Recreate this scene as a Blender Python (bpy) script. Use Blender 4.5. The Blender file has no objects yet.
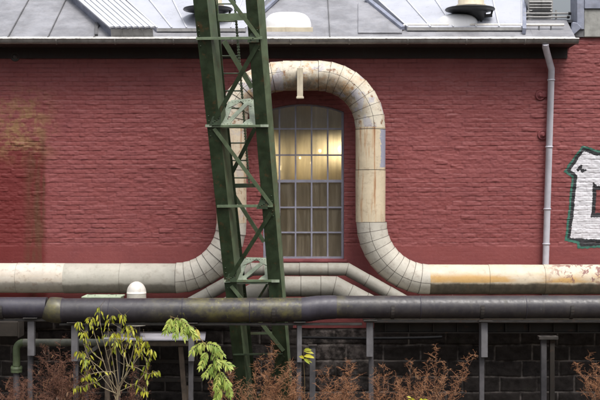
import bpy, math, random
import numpy as np
from mathutils import Vector, Matrix

random.seed(7)
rng = np.random.RandomState(11)
SC = bpy.context.scene
COL = SC.collection
R = math.radians

# ------------------------------------------------------------------ camera geometry
D, ZC = 20.0, 3.93            # camera distance from the wall plane (y=0) and its height
GZ = 0.40                     # ground level


def W(px, py, d=0.0):
    """point that stands d metres in front of the wall"""
    f = (D - d) / D / 60.0
    return Vector(((px - 300) * f, -d, ZC + (200 - py) * f))


def S(n, d=0.0):
    return n * (D - d) / D / 60.0


ROOF_K = math.tan(R(30))
EAVE_Y, EAVE_Z = -0.48, W(0, 39.5, 0.48).z
RN = Vector((0, -math.sin(R(30)), math.cos(R(30))))


def RF(px, py, h=0.0):
    """point on the roof slope (h metres above it)"""
    dx, dz = (px - 300) / 60 / D, (200 - py) / 60 / D
    t = (EAVE_Z - (D + EAVE_Y) * ROOF_K + h / math.cos(R(30)) - ZC) / (dz - ROOF_K)
    return Vector((dx * t, -D + t, ZC + dz * t))


# ------------------------------------------------------------------ mesh builder
class MB:
    def __init__(s):
        s.v, s.f, s.m, s.sm = [], [], [], []
        s.mi = 0

    def face(s, idx, smooth=False):
        s.f.append(tuple(idx)); s.m.append(s.mi); s.sm.append(smooth)

    def hexa(s, p):
        """p: 8 points, 4 of one end then the 4 of the other in the same order"""
        b = len(s.v); s.v += [Vector(q) for q in p]
        c = sum((Vector(q) for q in p), Vector()) / 8
        for q in ((0, 1, 2, 3), (4, 5, 6, 7), (0, 1, 5, 4), (1, 2, 6, 5), (2, 3, 7, 6), (3, 0, 4, 7)):
            a = [s.v[b + i] for i in q]
            n = (a[1] - a[0]).cross(a[2] - a[0])
            fc = sum(a, Vector()) / 4
            s.face([b + i for i in (q if n.dot(fc - c) > 0 else q[::-1])])

    def box(s, lo, hi):
        x0, y0, z0 = lo; x1, y1, z1 = hi
        s.hexa([(x0, y0, z0), (x1, y0, z0), (x1, y1, z0), (x0, y1, z0),
                (x0, y0, z1), (x1, y0, z1), (x1, y1, z1), (x0, y1, z1)])

    def bar(s, a, b, w, t, up=(0, -1, 0)):
        """bar a->b, t thick along 'up', w wide across"""
        a, b = Vector(a), Vector(b)
        d = (b - a).normalized(); u = Vector(up)
        u = (u - d * u.dot(d)).normalized(); x = d.cross(u).normalized()
        c = []
        for p in (a, b):
            for i, j in ((-1, -1), (1, -1), (1, 1), (-1, 1)):
                c.append(p + x * (i * w / 2) + u * (j * t / 2))
        s.hexa(c)

    def angle(s, a, b, w, h, t, up=(0, -1, 0)):
        """L-section a->b: a w-wide leaf and an h-deep leaf behind its upper edge"""
        a, b = Vector(a), Vector(b)
        d = (b - a).normalized(); u = Vector(up)
        u = (u - d * u.dot(d)).normalized(); x = d.cross(u).normalized()
        if x.z < 0: x = -x
        s.bar(a, b, w, t, up)
        o = x * (w / 2 - t / 2) - u * (h / 2)
        s.bar(a + o, b + o, t, h - t * 1.02, up)

    def prism(s, pts, vec):
        n = len(pts); b = len(s.v); vec = Vector(vec)
        pts = [Vector(p) for p in pts]
        nn = Vector()
        for i in range(n): nn += pts[i].cross(pts[(i + 1) % n])
        if nn.dot(vec) > 0: pts = pts[::-1]
        s.v += pts + [p + vec for p in pts]
        s.face(range(b, b + n)); s.face([b + n + i for i in range(n)][::-1])
        for i in range(n):
            j = (i + 1) % n
            s.face((b + j, b + i, b + n + i, b + n + j))

    def rings(s, rings, closed=True, smooth=True, cap=True):
        n = len(rings[0]); b = len(s.v)
        for r in rings: s.v += [Vector(p) for p in r]
        for k in range(len(rings) - 1):
            for i in range(n if closed else n - 1):
                j = (i + 1) % n
                s.face((b + k * n + i, b + k * n + j, b + (k + 1) * n + j, b + (k + 1) * n + i), smooth)
        if cap and closed:
            for ring, flip in ((rings[0], True), (rings[-1], False)):
                e = len(s.v); s.v += [Vector(p) for p in ring]
                q = [e + i for i in range(n)]
                s.face(q[::-1] if flip else q)

    def tube(s, pts, r, n=10, cap=True, smooth=True):
        pts = [Vector(p) for p in pts]
        rs = r if isinstance(r, (list, tuple)) else [r] * len(pts)
        ring, prev = [], None
        for i, p in enumerate(pts):
            d0 = (p - pts[i - 1]).normalized() if i else None
            d1 = (pts[i + 1] - p).normalized() if i < len(pts) - 1 else None
            d = ((d0 or d1) + (d1 or d0)).normalized()
            if prev is None:
                u = Vector((0, 0, 1)) if abs(d.z) < 0.9 else Vector((1, 0, 0))
            else:
                u = prev
            u = (u - d * u.dot(d)).normalized(); prev = u
            x = d.cross(u)
            k = 1.0
            if d0 and d1: k = 1 / max(0.5, math.cos(d0.angle(d1) / 2))
            side = None
            if d0 and d1 and d0.angle(d1) > 1e-3:
                side = (d1 - d0).normalized()
            rr = []
            for q in range(n):
                a = 2 * math.pi * q / n
                o = (u * math.cos(a) + x * math.sin(a)) * rs[i]
                if side is not None: o += side * (o.dot(side) * (k - 1))
                rr.append(p + o)
            ring.append(rr)
        s.rings(ring, True, smooth, cap)

    def sleeve(s, a, b, r0, r1, n=32, na=None, nb=None, cap=True):
        """one straight length of sheet cladding between two (mitred) end planes"""
        a, b = Vector(a), Vector(b); d = (b - a).normalized()
        u = Vector((0, -1, 0)); u = (u - d * u.dot(d)).normalized(); x = d.cross(u)
        na = na or d; nb = nb or d
        A, B = [], []
        for q in range(n):
            t = 2 * math.pi * q / n
            o = u * math.cos(t) + x * math.sin(t)
            oa, ob = o * r0, o * r1
            A.append(a + oa - d * (oa.dot(na) / d.dot(na)))
            B.append(b + ob - d * (ob.dot(nb) / d.dot(nb)))
        s.rings([A, B], True, True, cap)

    def lathe(s, c, prof, n=28, axis=(0, 0, 1), smooth=True, sx=1.0):
        c = Vector(c); ax = Vector(axis).normalized()
        u = ax.orthogonal().normalized(); x = ax.cross(u)
        s.rings([[c + ax * h + (u * math.cos(2 * math.pi * q / n) + x * math.sin(2 * math.pi * q / n)) * max(r, 1e-4)
                  for q in range(n)] for r, h in prof], True, smooth, True)

    def leaf(s, p, d, n, L, w, bend=0.2):
        """a folded, drooping leaf blade"""
        p, d, n = Vector(p), Vector(d).normalized(), Vector(n)
        x = d.cross(n)
        if x.length < 1e-3: x = d.orthogonal()
        x.normalize(); n = x.cross(d).normalized()
        b = len(s.v)
        g = Vector((0, 0, -1))
        for t, k in ((0, .05), (.3, .85), (.62, .9), (1, .04)):
            c = p + d * (L * t) + g * (bend * L * t * t)
            s.v += [c - x * (w * k / 2) + n * (w * .18 * k), c, c + x * (w * k / 2) + n * (w * .18 * k)]
        for i in range(3):
            for j in range(2):
                q = b + i * 3 + j
                s.face((q, q + 1, q + 4, q + 3), True)


ORG = {}


def build(name, mb, mat, parent=None, bevel=0.0, label=None):
    o0 = ORG.get(parent.name, Vector()) if parent else Vector()
    me = bpy.data.meshes.new(name)
    me.from_pydata([tuple(v - o0) for v in mb.v], [], mb.f)
    me.polygons.foreach_set('use_smooth', mb.sm)
    me.polygons.foreach_set('material_index', mb.m)
    for m in (mat if isinstance(mat, (list, tuple)) else [mat]): me.materials.append(m)
    me.update()
    o = bpy.data.objects.new(name, me); COL.objects.link(o)
    if parent: o.parent = parent
    ORG[o.name] = o0
    if bevel:
        b = o.modifiers.new('Bevel', 'BEVEL'); b.width = bevel; b.segments = 2
        b.limit_method = 'ANGLE'; b.harden_normals = False
    if label: o['label'] = label
    return o


def tag(o, label, cat, group=None, kind=None):
    if label: o['label'] = label
    if cat: o['category'] = cat
    if group: o['group'] = group
    if kind: o['kind'] = kind
    return o


def thing(name, label, cat, loc, group=None):
    o = bpy.data.objects.new(name, None); COL.objects.link(o)
    o.empty_display_size = 0.2
    o.location = loc; ORG[o.name] = Vector(loc)
    return tag(o, label, cat, group)


# ------------------------------------------------------------------ materials
class B:
    def __init__(s, name, rough=0.6, metal=0.0, spec=0.5):
        s.m = bpy.data.materials.new(name); s.m.use_nodes = True
        s.t = s.m.node_tree; s.p = s.t.nodes['Principled BSDF']
        s.p.inputs['Roughness'].default_value = rough
        s.p.inputs['Metallic'].default_value = metal
        s.p.inputs['Specular IOR Level'].default_value = spec
        s._pos = None

    def n(s, typ, **kw):
        nd = s.t.nodes.new(typ)
        for k, v in kw.items():
            if k.startswith('i_'): s.set(nd.inputs[k[2:].replace('_', ' ')], v)
            else: setattr(nd, k, v)
        return nd

    def set(s, sock, v):
        if isinstance(v, bpy.types.NodeSocket): s.t.links.new(v, sock)
        elif isinstance(v, (tuple, list)) and len(v) == 3 and sock.type == 'RGBA': sock.default_value = (*v, 1)
        else: sock.default_value = v

    @property
    def pos(s):
        if s._pos is None: s._pos = s.n('ShaderNodeNewGeometry').outputs['Position']
        return s._pos

    def xyz(s):
        q = s.n('ShaderNodeSeparateXYZ', i_Vector=s.pos)
        return q.outputs[0], q.outputs[1], q.outputs[2]

    def scaled(s, sx, sy, sz):
        return s.n('ShaderNodeMapping', i_Vector=s.pos, i_Scale=(sx, sy, sz)).outputs[0]

    def noise(s, scale, detail=4, rough=.55, vec=None, dist=0.0):
        return s.n('ShaderNodeTexNoise', i_Vector=vec or s.pos, i_Scale=scale, i_Detail=detail,
                   i_Roughness=rough, i_Distortion=dist).outputs[0]

    def ramp(s, fac, a, b, lo=0.0, hi=1.0):
        q = s.n('ShaderNodeMapRange', i_Value=fac, interpolation_type='SMOOTHSTEP')
        q.inputs['From Min'].default_value = a; q.inputs['From Max'].default_value = b
        q.inputs['To Min'].default_value = lo; q.inputs['To Max'].default_value = hi
        return q.outputs[0]

    def mix(s, fac, a, b, mode='MIX'):
        q = s.n('ShaderNodeMix', data_type='RGBA', blend_type=mode)
        s.set(q.inputs['Factor'], fac); s.set(q.inputs[6], a); s.set(q.inputs[7], b)
        return q.outputs[2]

    def math(s, op, a, b=0.0):
        q = s.n('ShaderNodeMath', operation=op)
        s.set(q.inputs[0], a); s.set(q.inputs[1], b)
        return q.outputs[0]

    def mul(s, *a):
        r = a[0]
        for b in a[1:]: r = s.math('MULTIPLY', r, b)
        return r

    def attr(s, name):
        return s.n('ShaderNodeAttribute', attribute_name=name).outputs['Fac']

    def bump(s, h, strength=.5, dist=.01):
        q = s.n('ShaderNodeBump', i_Height=h, i_Strength=strength, i_Distance=dist)
        s.t.links.new(q.outputs[0], s.p.inputs['Normal'])

    def done(s, col, rough=None):
        s.set(s.p.inputs['Base Color'], col)
        if rough is not None: s.set(s.p.inputs['Roughness'], rough)
        return s.m


def paint(name, c, rough=.5, var=.25, dirt=(.05, .045, .04), amt=.35, sc=6.0, metal=0.0, bump=.15, rust=0.0, spec=.5):
    b = B(name, rough, metal, spec)
    n1 = b.noise(sc, 6, .6); n2 = b.noise(sc * 5, 4, .6)
    col = b.mix(b.ramp(n1, .3, .7, 0, 1), tuple(x * (1 - var) for x in c), tuple(min(.9, x * (1 + var * .6)) for x in c))
    st = b.noise(5.0, 5, .65, b.scaled(3, 3, .5))
    col = b.mix(b.mul(b.ramp(st, .5, .75), amt), col, dirt)
    if rust:
        col = b.mix(b.mul(b.ramp(b.noise(9, 8, .7), .55, .68), rust), col, b.mix(n2, (.10, .035, .015), (.25, .09, .03)))
    b.bump(n2, bump, .01)
    return b.done(col, b.ramp(n1, .2, .8, max(.05, rough - .1), min(1, rough + .15)))


def px2x(px): return (px - 300) / 60.0
def py2z(py): return ZC + (200 - py) / 60.0


def m_brick():
    b = B('red_painted_brick', .62, 0, .35)
    x, y, z = b.xyz()
    big = b.noise(.55, 4, .55); mid = b.noise(3.0, 6, .65); fine = b.noise(28, 5, .7)
    tone = b.attr('tone')
    col = b.mix(b.ramp(big, .3, .7), (.212, .053, .051), (.258, .070, .067))
    col = b.mix(b.mul(b.ramp(mid, .45, .75), .45), col, (.165, .044, .050))
    col = b.mix(b.mul(tone, .25), col, (.27, .092, .096))
    col = b.mix(b.mul(b.ramp(fine, .5, .8), .22), col, (.36, .16, .16))
    # soot and open pores in the joints
    col = b.mix(b.mul(b.attr('joint'), b.ramp(b.noise(7, 4, .6), .35, .65, .3, .95)), col, (.105, .026, .028))
    # drip streaks
    st = b.noise(2.6, 6, .6, b.scaled(2.4, 1, .16))
    col = b.mix(b.mul(b.ramp(st, .55, .75), .28), col, (.20, .05, .055))
    # noise-shifted height, not fed into any colour
    edge = b.math('ADD', z, b.math('MULTIPLY', b.noise(2.2, 4, .6, b.scaled(1, 1, .5)), .34))
    # repainted darker rectangle at the left with ochre wash above it
    jit = b.math('MULTIPLY', b.math('SUBTRACT', b.noise(4.5, 7, .72), .5), .16)
    xa = b.math('ADD', x, jit); za = b.math('ADD', z, jit)
    patch = b.mul(b.ramp(xa, px2x(46.5), px2x(45), 0, 1), b.ramp(za, py2z(128), py2z(165), 1, 0))
    pn = b.ramp(b.noise(1.4, 4, .6, b.scaled(1, 1, .45)), .3, .7, .82, 1)
    patch = b.mul(b.ramp(xa, px2x(48.5), px2x(42), 0, 1), b.ramp(za, py2z(126), py2z(156), 0, 1), pn)
    col = b.mix(b.mul(patch, .92), col, (.130, .014, .013))
    oc = b.mul(b.ramp(x, px2x(-25), px2x(14), 0, 1), b.ramp(x, px2x(28), px2x(66), 1, 0),
               b.ramp(z, py2z(172), py2z(140), 0, 1), b.ramp(z, py2z(120), py2z(75), 1, 0))
    col = b.mix(b.mul(oc, b.ramp(b.noise(5, 6, .7), .42, .60, .0, .9)), col, (.27, .15, .07))
    dk = b.mul(b.ramp(xa, px2x(20), px2x(36), 0, 1), b.ramp(xa, px2x(47), px2x(43), 0, 1), b.ramp(z, py2z(118), py2z(160), 0, 1))
    col = b.mix(b.mul(dk, b.ramp(b.noise(4, 5, .6, b.scaled(1.5, 1, .25)), .36, .6), .8), col, (.10, .045, .022))
    # pale chips
    chip = b.ramp(b.noise(16, 2, .5), .77, .79)
    col = b.mix(b.mul(chip, .55), col, (.55, .42, .40))
    b.bump(b.math('ADD', b.noise(60, 4, .6), b.mul(b.noise(18, 4, .6), 1.6)), .35, .006)
    return b.done(col, b.ramp(mid, .3, .7, .5, .75))


def m_red_plain():
    b = B('red_painted_trim', .6, 0, .35)
    n = b.noise(5, 6, .65)
    col = b.mix(b.ramp(n, .3, .7), (.16, .038, .042), (.24, .066, .07))
    b.bump(b.noise(40, 4, .6), .4, .006)
    return b.done(col)


def m_stone():
    b = B('sooty_stone_blocks', .85, 0, .25)
    n = b.noise(6, 8, .7); f = b.noise(35, 5, .7); big = b.noise(.7, 3, .5)
    col = b.mix(b.ramp(n, .3, .72), (.012, .0105, .0105), (.058, .049, .046))
    col = b.mix(b.mul(b.attr('tone'), .6), col, (.035, .028, .024))
    col = b.mix(b.mul(b.ramp(f, .58, .75), .35), col, (.12, .10, .09))
    mort = b.mul(b.attr('joint'), b.ramp(b.noise(3.0, 4, .6), .36, .62, .06, .9))
    col = b.mix(mort, col, (.25, .22, .20))
    x, y, z = b.xyz()
    pale = b.mul(b.ramp(x, px2x(300), px2x(312), 0, 1), b.ramp(x, px2x(352), px2x(392), 1, 0), b.ramp(n, .42, .66),
                 b.ramp(z, py2z(385), py2z(345), .35, 1))
    col = b.mix(b.mul(pale, .6), col, (.24, .205, .19))
    moss = b.ramp(b.noise(2.2, 5, .7), .6, .72)
    col = b.mix(b.mul(moss, .3), col, (.03, .04, .015))
    b.bump(b.math('ADD', f, n), .6, .012)
    return b.done(col)


def m_clad(name, base, rust=0.0, bare=0.0, grime=0.2, streak=0.0, dark=0.0, orange=0.0, zc=None, rr=.25, moss=0.0, patch=None, peel=False):
    """painted sheet-metal pipe cladding with its own rust, bare patches and grime"""
    b = B(name, .55, 0, .35)
    x, y, z = b.xyz()
    n = b.noise(3.2, 7, .65); n2 = b.noise(11, 7, .7); f = b.noise(45, 4, .6)
    col = b.mix(b.ramp(n, .3, .7), tuple(c * .86 for c in base), base)
    st = b.noise(6, 6, .6, b.scaled(3.0, 3.0, .22))
    st2 = b.noise(3.5, 6, .65, b.scaled(2.6, 2.6, .35))
    if grime: col = b.mix(b.mul(b.ramp(n2, .46, .74), grime), col, (.16, .13, .10))
    if streak:
        col = b.mix(b.mul(b.ramp(st, .50, .68), streak), col, (.46, .25, .12))
        col = b.mix(b.mul(b.ramp(st, .62, .74), streak), col, (.22, .085, .035))
    if orange and zc is not None:
        zz = b.math('ADD', z, b.math('MULTIPLY', b.math('SUBTRACT', b.noise(2.5, 5, .6, b.scaled(.8, 1, 2)), .5), .09))
        band = b.mul(b.ramp(zz, zc + .14, zc + .04, 0, 1), b.ramp(zz, zc - .06, zc - .03, 0, 1))
        band = b.mul(band, b.ramp(b.noise(1.3, 5, .6, b.scaled(1, 1, 3)), .36, .6, .12, 1))
        col = b.mix(b.mul(band, orange), col, b.mix(n2, (.52, .27, .06), (.62, .40, .15)))
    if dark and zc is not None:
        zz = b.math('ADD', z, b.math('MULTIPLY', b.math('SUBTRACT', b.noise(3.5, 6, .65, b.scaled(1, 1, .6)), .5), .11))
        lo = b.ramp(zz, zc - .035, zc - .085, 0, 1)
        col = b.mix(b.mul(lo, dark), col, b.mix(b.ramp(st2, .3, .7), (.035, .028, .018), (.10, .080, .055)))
    if rust:
        rm = b.ramp(n2, .56, .64)
        col = b.mix(b.mul(rm, rust), col, b.mix(f, (.13, .045, .02), (.34, .15, .06)))
        col = b.mix(b.mul(b.ramp(b.noise(2.0, 7, .7), .52, .66), rust * .55), col, (.45, .30, .17))
    if name.startswith('cream_rusted'):
        # soot and run-off that has gathered on the inside of the arch
        dx = b.math('SUBTRACT', x, b.math('MINIMUM', b.math('MAXIMUM', x, px2x(283)), px2x(318.5)))
        dz = b.math('SUBTRACT', z, py2z(127.5))
        rr_ = b.math('SQRT', b.math('ADD', b.math('MULTIPLY', dx, dx), b.math('MULTIPLY', dz, dz)))
        wob = b.math('ADD', rr_, b.math('MULTIPLY', b.math('SUBTRACT', b.noise(7, 6, .7), .5), .22))
        gm = b.mul(b.ramp(wob, .90, .70), b.ramp(b.noise(5, 6, .7), .3, .55, .25, 1), b.ramp(z, py2z(128), py2z(100), .15, 1))
        col = b.mix(b.mul(gm, .8), col, b.mix(b.ramp(n2, .35, .65), (.055, .045, .035), (.30, .19, .10)))
        col = b.mix(b.mul(b.ramp(b.noise(3.3, 7, .72, dist=.5), .54, .66), .75), col, b.mix(f, (.42, .22, .08), (.52, .36, .20)))
    met = None
    if bare:
        bm = b.mul(b.ramp(b.noise(3.6, 6, .65, dist=.6), .56, .60), bare)
        col = b.mix(bm, col, (.40, .40, .47))
    if patch:
        (x0, x1, z0, z1) = patch
        j = b.math('MULTIPLY', b.math('SUBTRACT', b.noise(16, 5, .65), .5), .13)
        xa, za = b.math('ADD', x, j), b.math('ADD', z, j)
        pm = b.mul(b.ramp(xa, x0 - .008, x0 + .008), b.ramp(xa, x1 - .005, x1 + .005, 1, 0), b.ramp(za, z0 - .008, z0 + .008), b.ramp(za, z1 - .005, z1 + .005, 1, 0))
        col = b.mix(pm, col, b.mix(n2, (.27, .28, .36), (.40, .40, .48)))
    if peel:
        pm = b.mul(b.ramp(x, px2x(530), px2x(560), 0, 1), b.ramp(b.noise(7, 6, .7, dist=.8), .52, .55), b.ramp(z, py2z(285), py2z(275), 0, 1))
        col = b.mix(pm, col, b.mix(n2, (.20, .09, .08), (.30, .17, .15)))
    if moss:
        mm = b.mul(b.ramp(b.noise(4, 7, .7), .48, .7), moss)
        col = b.mix(mm, col, (.10, .10, .035))
    b.bump(b.math('ADD', b.mul(b.noise(4, 3, .5), 3.0), n2), .22, .012)
    return b.done(col, b.ramp(n2, .35, .7, .5, .75))


def m_dark_pipe(name, base, moss):
    b = B(name, .38, 0, .55)
    x, y, z = b.xyz()
    n = b.noise(2.6, 7, .65); n2 = b.noise(14, 7, .7)
    col = b.mix(b.ramp(n, .3, .7), tuple(c * .7 for c in base), tuple(c * 1.25 for c in base))
    st = b.noise(7, 6, .6, b.scaled(3.2, 3.2, .3))
    col = b.mix(b.mul(b.ramp(st, .5, .75), .5), col, (.085, .075, .065))
    if moss:
        zone = b.mul(b.ramp(x, px2x(150), px2x(215), 0, 1), b.ramp(x, px2x(322), px2x(352), 1, .12)) if moss != 2 else 1.0
        mm = b.mul(b.ramp(b.noise(2.6, 7, .72), .40, .66), zone)
        col = b.mix(b.mul(mm, .8), col, b.mix(n2, (.075, .068, .020), (.20, .18, .055)))
        col = b.mix(b.mul(b.ramp(b.noise(9, 7, .75), .57, .66), zone, .8), col, (.20, .19, .05))
    col = b.mix(b.mul(b.ramp(n2, .62, .72), .35), col, (.22, .20, .19))
    b.bump(b.math('ADD', b.mul(n, 2.0), n2), .25, .008)
    return b.done(col, b.ramp(n2, .35, .7, .34, .58))


def m_zinc(name, c=(.40, .40, .42), rough=.5, seam=True):
    b = B(name, rough, .35, .5)
    n = b.noise(2.2, 7, .65); n2 = b.noise(9, 6, .7)
    col = b.mix(b.ramp(n, .3, .7), tuple(q * .72 for q in c), tuple(min(.85, q * 1.2) for q in c))
    col = b.mix(b.mul(b.ramp(n2, .5, .75), .35), col, (.22, .21, .21))
    st = b.noise(4, 6, .6, b.scaled(3, .5, .5))
    col = b.mix(b.mul(b.ramp(st, .55, .75), .3), col, (.17, .16, .155))
    b.bump(b.math('ADD', b.mul(b.noise(1.8, 3, .5), 5.0), n2), .22, .02)
    return b.done(col, b.ramp(n2, .3, .7, rough - .08, rough + .15))


def m_emit(name, c, s):
    b = B(name)
    b.set(b.p.inputs['Emission Color'], c); b.p.inputs['Emission Strength'].default_value = s
    return b.done(c)


def m_glass():
    m = bpy.data.materials.new('dirty_hazed_window_glass'); m.use_nodes = True
    b = B.__new__(B); b.m = m; b.t = m.node_tree; b._pos = None
    b.t.nodes.clear()
    out = b.n('ShaderNodeOutputMaterial')
    tr = b.n('ShaderNodeBsdfTransparent', i_Color=(.80, .76, .66))
    gl = b.n('ShaderNodeBsdfGlossy', i_Color=(.9, .9, .95), i_Roughness=.06)
    rf_ = b.n('ShaderNodeBsdfRefraction', i_Color=(.86, .82, .72), i_Roughness=.8, i_IOR=1.28)
    m0 = b.n('ShaderNodeMixShader'); m0.inputs[0].default_value = .95
    b.t.links.new(tr.outputs[0], m0.inputs[1]); b.t.links.new(rf_.outputs[0], m0.inputs[2]); tr = m0
    df = b.n('ShaderNodeBsdfDiffuse', i_Color=(.29, .25, .18))
    st = b.noise(4.5, 6, .65, b.scaled(3.5, 1, .25)); n = b.noise(9, 6, .7)
    dirt = b.math('ADD', b.ramp(st, .35, .72, .20, .52), b.ramp(n, .5, .8, 0, .16))  # dirt film, raised to carry a painted reflection haze as well
    m1 = b.n('ShaderNodeMixShader'); b.set(m1.inputs[0], dirt)
    b.t.links.new(tr.outputs[0], m1.inputs[1]); b.t.links.new(df.outputs[0], m1.inputs[2])
    fr = b.n('ShaderNodeFresnel', i_IOR=1.5)
    bp = b.n('ShaderNodeBump', i_Height=b.noise(3, 2, .5), i_Strength=.06, i_Distance=.05)
    b.t.links.new(bp.outputs[0], gl.inputs['Normal'])
    m2 = b.n('ShaderNodeMixShader'); b.set(m2.inputs[0], b.math('MULTIPLY', fr.outputs[0], 1.6))
    b.t.links.new(m1.outputs[0], m2.inputs[1]); b.t.links.new(gl.outputs[0], m2.inputs[2])
    b.t.links.new(m2.outputs[0], out.inputs[0])
    return m


def m_leaf(name, c1, c2):
    b = B(name, .45, 0, .4)
    n = b.noise(14, 3, .6); r = b.n('ShaderNodeNewGeometry').outputs['Random Per Island']
    col = b.mix(r, c1, c2)
    col = b.mix(b.mul(b.ramp(n, .5, .75), .4), col, tuple(x * .6 for x in c1))
    b.done(col)
    tl = b.n('ShaderNodeBsdfTranslucent'); b.set(tl.inputs[0], col)
    mx = b.n('ShaderNodeMixShader'); mx.inputs[0].default_value = .35
    b.t.links.new(b.p.outputs[0], mx.inputs[1]); b.t.links.new(tl.outputs[0], mx.inputs[2])
    b.t.links.new(mx.outputs[0], b.t.nodes['Material Output'].inputs[0])
    return b.m


def m_twig(name, c1, c2):
    b = B(name, .8, 0, .2)
    col = b.mix(b.ramp(b.noise(7, 5, .65), .3, .7), c1, c2)
    pt = b.noise(2.3, 3, .6)
    col = b.mix(b.ramp(pt, .55, .72, 0, .6), col, tuple(q * .45 for q in c1))
    col = b.mix(b.ramp(pt, .45, .30, 0, .5), col, (c2[0] * 1.1, c2[1] * 1.25, c2[2] * 1.35))
    return b.done(col)


def m_ground():
    b = B('soil_and_litter', .95, 0, .2)
    n = b.noise(2, 8, .7); f = b.noise(22, 6, .7)
    col = b.mix(b.ramp(n, .3, .7), (.030, .022, .016), (.075, .058, .04))
    col = b.mix(b.mul(b.ramp(f, .55, .7), .5), col, (.11, .07, .04))
    b.bump(b.math('ADD', n, f), .8, .04)
    return b.done(col)


M = dict(
    brick=m_brick(), trim=m_red_plain(), stone=m_stone(), ground=m_ground(),
    soffit=paint('dark_brown_soffit_and_shade', (.026, .015, .014), .7, .3, amt=.2),  # soffit colour, also the wall strip that paints the eaves shade
    zinc=m_zinc('weathered_zinc', (.30, .30, .32), .5), zincblue=m_zinc('blue_grey_flashing', (.30, .32, .40), .42),
    zincdark=m_zinc('dark_zinc_upstand', (.15, .15, .155), .6),
    corr=paint('white_corrugated_metal', (.54, .55, .59), .4, .08, (.4, .4, .42), .4, 3),
    opal=paint('white_roof_glazing', (.45, .465, .52), .3, .08, (.36, .36, .38), .5, 2.0, bump=.05),
    dome=paint('white_acrylic_dome', (.86, .86, .87), .3, .03, (.6, .6, .6), .2),
    gutter=paint('grey_zinc_gutter', (.26, .25, .24), .45, .25, (.10, .09, .08), .5, 5, .3),
    gutrim=paint('pale_gutter_rim', (.66, .65, .62), .4, .25, (.10, .09, .08), .8, 9, .2),
    downpipe=paint('pale_lilac_grey_downpipe', (.52, .51, .56), .45, .12, (.28, .26, .27), .35, 4),
    concrete=paint('stained_concrete', (.33, .33, .31), .85, .4, (.12, .14, .11), .6, 3, bump=.4),
    green=paint('dark_green_steel_paint', (.030, .049, .023), .40, .35, (.014, .016, .010), .55, 5, bump=.2, rust=.3),
    greenlt=paint('worn_top_lit_green_steel', (.31, .36, .27), .5, .3, (.16, .18, .11), .5, 7, bump=.2, rust=.35),  # top light put into the diaphragm paint; gusset ends simply pale
    greenmd=paint('lit_mid_green_steel', (.115, .155, .088), .4, .25, (.04, .05, .03), .45, 6, bump=.2, rust=.35),  # lighter copy of the tower green, light put into flanges and bars
    post=paint('grey_painted_post', (.135, .131, .137), .45, .2, (.06, .055, .05), .5, 6),
    postdk=paint('sooty_grey_post', (.085, .08, .085), .55, .3, (.03, .028, .025), .6, 6),
    beam=paint('rusty_brown_beam', (.035, .028, .022), .7, .35, (.02, .016, .012), .5, 6, rust=.25),
    rail=paint('dull_steel_rail', (.055, .050, .046), .5, .3, (.05, .045, .04), .6, 8, rust=.2),
    black=paint('black_metal', (.016, .016, .018), .5, .3, amt=.2),
    cable=paint('matt_black_cable', (.012, .012, .013), .9, .2, amt=.1, spec=.1),
    white=paint('white_painted_rail', (.74, .70, .64), .4, .12, (.3, .22, .14), .45, 7),
    cream=paint('cream_paint', (.60, .53, .40), .45, .12, (.26, .2, .13), .4, 6),
    louvre=paint('grey_louvre', (.30, .295, .29), .5, .2, amt=.4),
    seam=paint('dark_seam_grime', (.06, .045, .035), .8, .4, amt=.3),
    bar=paint('pale_lilac_window_bars', (.27, .27, .335), .45, .15, (.18, .15, .13), .5, 6),
    glass=m_glass(),
    room=paint('ochre_interior_wall', (.56, .46, .26), .7, .4, (.10, .07, .03), .6, 2),
    roomdk=paint('dark_steel_and_room_shade', (.05, .045, .04), .6, .3, amt=.3),
    curtain=paint('brown_curtain_sheet', (.50, .40, .26), .75, .3, (.09, .065, .04), .6, 3),
    lamp=m_emit('warm_interior_lamp', (1.0, .80, .46), 55.0),
    gpipe=paint('moss_green_pipe_paint', (.115, .15, .075), .5, .3, (.05, .055, .03), .5, 5),
    gpipe2=paint('grey_green_pipe_paint', (.17, .175, .135), .5, .3, (.06, .055, .04), .5, 5),
    boxgreen=paint('pale_green_box_paint', (.42, .50, .36), .5, .15, (.16, .18, .12), .5, 5),
    wood=paint('weathered_wood', (.10, .075, .055), .8, .4, (.03, .022, .016), .5, 8, bump=.4),
    sheet=paint('pale_grey_roof_sheet', (.40, .39, .43), .5, .15, (.15, .14, .13), .4, 4),
    rustdry=m_twig('dry_rust_brown_seedheads', (.085, .040, .028), (.24, .115, .075)),
    rustdry_pale=m_twig('dry_tan_seedheads', (.20, .085, .042), (.44, .225, .12)),
    drystem=m_twig('dry_reddish_stems', (.055, .030, .022), (.19, .105, .07)),
    palestem=m_twig('pale_brown_stems', (.16, .125, .08), (.30, .24, .15)),
    greenstem=m_twig('reddish_green_stems', (.13, .11, .05), (.22, .14, .07)),
    leafy=m_leaf('yellow_green_leaves', (.25, .32, .025), (.66, .60, .06)),
    deadleaf=m_leaf('curled_dead_leaves', (.10, .05, .03), (.30, .17, .09)),
    leafg=m_leaf('bright_green_leaves', (.18, .29, .035), (.56, .62, .14)),
    leafyel=m_leaf('yellow_autumn_leaves', (.52, .42, .05), (.62, .55, .12)),
    g_green=paint('spray_green', (.035, .14, .10), .6, .2, (.05, .06, .05), .2),
    g_black=paint('spray_black', (.022, .022, .026), .6, .3, (.05, .04, .04), .2),
    g_white=paint('spray_white', (.66, .65, .68), .6, .1, (.42, .38, .39), .4, 8),
)
ZCL = py2z(278) - 0.0
M['c_arch'] = m_clad('cream_rusted_cladding', (.70, .64, .52), rust=.8, bare=.6, grime=.55)
M['c_vert'] = m_clad('cream_streaked_cladding', (.68, .575, .41), rust=.16, grime=.16, streak=.8,
                     patch=(px2x(378), px2x(386), py2z(168), py2z(131)))
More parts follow.
